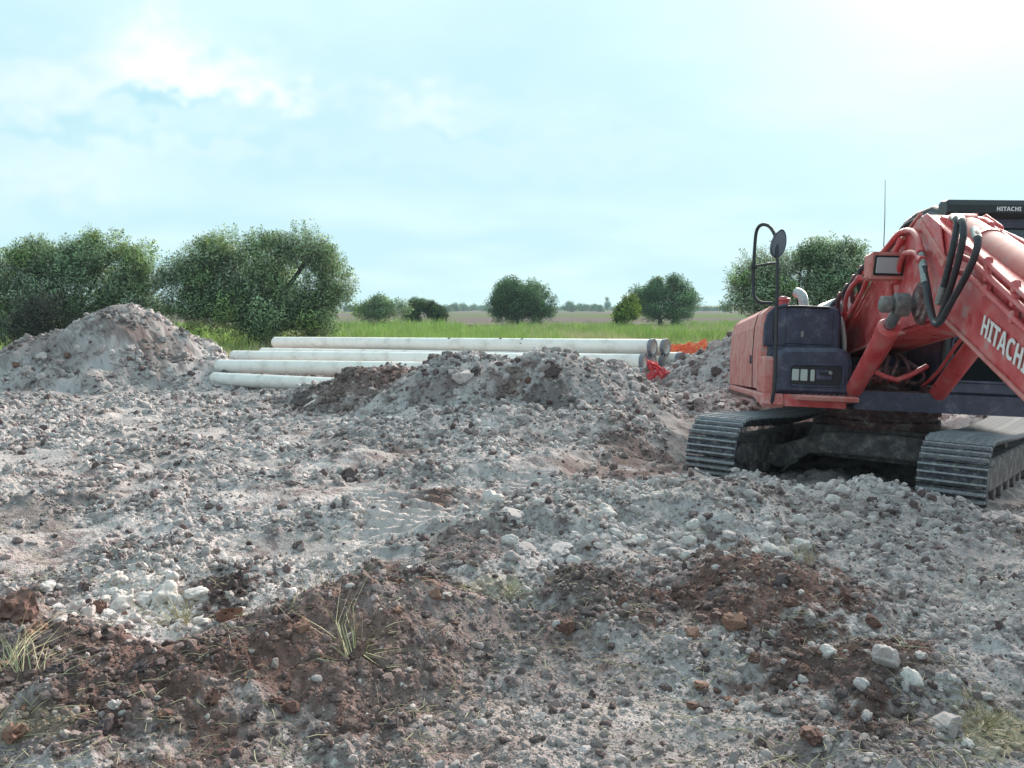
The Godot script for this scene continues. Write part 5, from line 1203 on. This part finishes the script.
func make_hydraulics() -> void:
	# boom cylinders
	for s in [-1.0, 1.0]:
		var a := Vector3(0.42 * s, 1.12, 1.22); var b := Vector3(0.42 * s, 1.97, 2.80)
		var c := cylinder("boom_cylinder", a, b, 0.80, 0.088, M.red)
		var off := Vector3(-0.10 if s < 0 else 0.10, 0.03, 0.0)
		sub("feed_pipe", B.new().tube([a + Vector3(-0.11 * s, 0.12, -0.05), a.lerp(b, 0.3) + Vector3(-0.12 * s, 0.03, -0.03), a.lerp(b, 0.7) + Vector3(-0.12 * s, 0.03, -0.03), a.lerp(b, 0.76)], 0.018, 8, true, 3), M.red, c)
	for s in [-1.0, 1.0]: hp("cylinder_bracket", B.new().prism(PackedVector2Array([Vector2(1.0, 1.05), Vector2(1.36, 1.05), Vector2(1.32, 1.2), Vector2(1.22, 1.26), Vector2(1.1, 1.2)]), 0.42 * s - 0.13, 0.42 * s - 0.08, 0.008), M.rustred)
	# bank of valves and hoses low between the cylinders
	var vb := hp("valve_block", B.new().box(Vector3(0.0, 1.30, 0.75), Vector3(0.55, 0.30, 0.35), 0.03), M.rustred)
	for k in 6:
		var x := -0.22 + k * 0.088
		sub("valve_fitting", B.new().lathe(Vector3(x, 1.28, 0.92), Vector3(0, 0.15, 1), [Vector2(0.034, 0.0), Vector2(0.034, 0.05), Vector2(0.024, 0.055), Vector2(0.024, 0.10), Vector2(0.0, 0.10)], 8), M.red, vb)
		var jx := rng.randf_range(-0.07, 0.07); var jy := rng.randf_range(-0.08, 0.08)
		hp("valve_hose", B.new().tube([Vector3(x, 1.29, 1.0), Vector3(x * 1.1 + jx, 1.27, 1.10 + jy), Vector3(x * 1.1 + jx * 1.6, 1.36 + jy, 1.18), Vector3(x * 0.9 - jx, 1.50 + jy, 1.10), Vector3(x * 0.8 - jx * 2.0, 1.60, 0.8)], 0.018 + 0.008 * absf(jx) * 10.0, 8, true, 4), M.rustred)
	hp("valve_guard", B.new().tube([Vector3(-0.34, 1.45, 1.2), Vector3(-0.1, 1.33, 1.26), Vector3(0.02, 1.30, 1.27), Vector3(0.16, 1.36, 1.26), Vector3(0.34, 1.46, 1.2)], 0.03, 8), M.red)
	hp("drip_tray", B.new().box(Vector3(0, 1.16, 0.85), Vector3(0.8, 0.04, 0.7), 0.01), M.rustred)
	hp("bulkhead", B.new().box(Vector3(-0.05, 1.6, -0.5), Vector3(0.86, 0.95, 0.06), 0.02), M.black)
	# arm cylinder lying on top of the boom
	var ac := cylinder("arm_cylinder", Vector3(0, 2.60, 3.02), Vector3(0, 1.52, 5.68), 0.86, 0.125, M.faded)
	for t in [0.18, 0.62]:
		var p := Vector3(0, 2.60, 3.02).lerp(Vector3(0, 1.52, 5.68), t)
		sub("clamp_band", B.new().lathe(p, Vector3(0, -1.08, 2.66), [Vector2(0.127, 0.0), Vector2(0.136, 0.002), Vector2(0.136, 0.045), Vector2(0.127, 0.047)], 22), M.red, ac)
	# work lamp in its box on the boom's side
	var wl := hp("work_lamp", B.new().prism(PackedVector2Array([Vector2(2.02, 2.26), Vector2(2.22, 2.26), Vector2(2.28, 2.51), Vector2(2.02, 2.51)]), -0.56, -0.22, 0.02), M.faded)
	sub("lamp_rim", B.new().prism(PackedVector2Array([Vector2(2.21, 2.295), Vector2(2.238, 2.29), Vector2(2.286, 2.475), Vector2(2.255, 2.48)]), -0.525, -0.255, 0.006), M.black, wl)
	sub("lamp_glass", B.new().prism(PackedVector2Array([Vector2(2.22, 2.315), Vector2(2.249, 2.312), Vector2(2.288, 2.457), Vector2(2.26, 2.46)]), -0.505, -0.275, 0.006), M.lens, wl)
	sub("lamp_mount", B.new().box(Vector3(-0.25, 2.25, 2.1), Vector3(0.14, 0.05, 0.12), 0.01), M.red, wl)
	# red steel lines: from the valve bank over the boom's shoulder
	for q in [[[-0.30, 1.95, 0.35], [-0.31, 2.12, 0.75], [-0.31, 2.30, 1.10], [-0.33, 2.46, 1.45], [-0.32, 2.62, 1.95], [-0.30, 2.70, 2.25], [-0.30, 2.66, 2.58], [-0.31, 2.56, 2.80], [-0.32, 2.46, 2.90]],
			[[-0.33, 1.90, 0.42], [-0.36, 2.04, 0.80], [-0.36, 2.20, 1.15], [-0.37, 2.34, 1.42], [-0.38, 2.44, 1.7]],
			[[-0.28, 2.02, 0.30], [-0.28, 2.24, 0.70], [-0.28, 2.40, 1.02], [-0.29, 2.56, 1.50], [-0.28, 2.68, 2.0]],
			[[-0.38, 1.98, 0.55], [-0.42, 2.16, 0.75], [-0.43, 2.28, 0.95], [-0.40, 2.36, 1.15]],
			[[-0.30, 2.18, 2.02], [-0.31, 2.38, 2.08], [-0.31, 2.52, 2.14], [-0.29, 2.60, 2.2]],
			[[-0.29, 2.30, 2.20], [-0.31, 2.46, 2.40], [-0.32, 2.44, 2.75], [-0.33, 2.36, 2.96]]]:
		var pts := []
		for p in q: pts.append(Vector3(p[0], p[1], p[2]))
		var ln := hp("steel_line", B.new().tube(pts, 0.026, 10, true, 4), M.red)
		sub("union_nut", B.new().tube([pts[-1], pts[-1] + (pts[-1] - pts[-2]).normalized() * 0.07], 0.038, 6), M.red, ln)
		sub("union_nut", B.new().tube([pts[0], pts[0] + (pts[0] - pts[1]).normalized() * 0.07], 0.036, 6), M.red, ln)
	# elbows and short hoses above the tank shoulder
	for k in 5:
		var x := -0.44 + k * 0.035; var z := 0.35 + k * 0.16; var y := 2.02 + k * 0.085
		hp("short_hose", B.new().tube([Vector3(x, y - 0.12, z - 0.1), Vector3(x - 0.04, y + 0.02, z - 0.02), Vector3(x - 0.05, y + 0.12, z + 0.06), Vector3(x + 0.02, y + 0.2, z + 0.12)], 0.028, 8, true, 4), M.rustred if k % 2 else M.hose)
		hp("hose_elbow", B.new().tube([Vector3(x + 0.02, y + 0.2, z + 0.12), Vector3(x + 0.01, y + 0.24, z + 0.18), Vector3(x + 0.04, y + 0.22, z + 0.26)], 0.034, 8, true, 3), M.red)
	# lines along the right side of the front boom
	for q in [[0.0, 0.03, 0.024], [0.115, 0.022, 0.024], [0.20, 0.02, 0.02]]:
		var y0: float = 2.16 + q[0]; var x: float = -0.262
		var pts := [Vector3(x - 0.08, y0 + 0.02, 3.72), Vector3(x - 0.03, y0 - 0.02, 3.82), Vector3(x, y0 - 0.10, 4.0), Vector3(x, y0 - 0.49, 4.84), Vector3(x, y0 - 0.98, 5.95)]
		var ln := hp("boom_line", B.new().tube(pts, q[2], 10, true, 3), M.red)
		for t in [0.25, 0.8]: sub("line_clamp", B.new().box((pts[2] as Vector3).lerp(pts[3], t) + Vector3(0.005, 0, 0), Vector3(0.05, 0.09, 0.06), 0.01), M.red, ln)
	# big hose loops from the shoulder lines to the boom lines
	for q in [[[-0.32, 2.40, 2.95], [-0.33, 2.25, 3.08], [-0.34, 2.08, 3.22], [-0.35, 1.90, 3.36], [-0.36, 1.80, 3.48], [-0.36, 1.80, 3.60], [-0.36, 1.93, 3.72], [-0.35, 2.15, 3.86], [-0.34, 2.38, 3.94], [-0.32, 2.52, 3.86], [-0.29, 2.58, 3.70]],
			[[-0.33, 2.30, 3.02], [-0.35, 2.10, 3.20], [-0.37, 1.90, 3.38], [-0.38, 1.77, 3.55], [-0.38, 1.77, 3.68], [-0.37, 1.90, 3.85], [-0.36, 2.06, 4.06], [-0.35, 2.20, 4.20], [-0.33, 2.33, 4.20], [-0.30, 2.43, 4.04]],
			[[-0.29, 2.60, 3.60], [-0.32, 2.56, 3.74], [-0.35, 2.44, 3.82], [-0.37, 2.26, 3.80], [-0.38, 2.06, 3.72], [-0.38, 1.92, 3.62]]]:
		var pts := []
		for p in q: pts.append(Vector3(p[0], p[1], p[2]))
		var h := hp("hydraulic_hose", B.new().tube(pts, 0.025, 12, true, 5), M.hose)
		sub("crimp", B.new().tube([pts[0], (pts[0] as Vector3).lerp(pts[1], 0.9)], 0.031, 12), M.fitting, h)
		sub("crimp", B.new().tube([pts[-1], (pts[-1] as Vector3).lerp(pts[-2], 0.9)], 0.031, 12), M.fitting, h)
	# lines over the top to the arm cylinder
	hp("top_line", B.new().tube([Vector3(-0.29, 2.58, 3.66), Vector3(-0.27, 2.62, 3.5), Vector3(-0.2, 2.64, 3.3), Vector3(-0.12, 2.64, 3.2)], 0.030, 10, true, 4), M.faded)
	hp("top_line", B.new().tube([Vector3(-0.16, 2.79, 2.55), Vector3(-0.05, 2.73, 2.85), Vector3(0.06, 2.67, 3.0), Vector3(0.14, 2.60, 3.15), Vector3(0.26, 2.50, 3.3), Vector3(0.28, 2.34, 3.7), Vector3(0.28, 1.9, 4.8)], 0.024, 10, true, 4), M.red)
	hp("top_line", B.new().tube([Vector3(0.16, 2.72, 2.75), Vector3(0.20, 2.56, 3.1), Vector3(0.21, 2.36, 3.6), Vector3(0.21, 1.85, 4.8)], 0.024, 10, true, 4), M.red)
	hp("looped_hose", B.new().tube([Vector3(-0.26, 2.62, 2.05), Vector3(-0.27, 2.74, 2.18), Vector3(-0.2, 2.80, 2.30), Vector3(-0.1, 2.82, 2.42)], 0.024, 10, true, 4), M.hose)
	hp("looped_hose", B.new().tube([Vector3(-0.20, 2.45, 1.2), Vector3(-0.12, 2.72, 1.4), Vector3(-0.05, 2.86, 1.7), Vector3(0.0, 2.85, 2.0)], 0.022, 10, true, 4), M.hose)
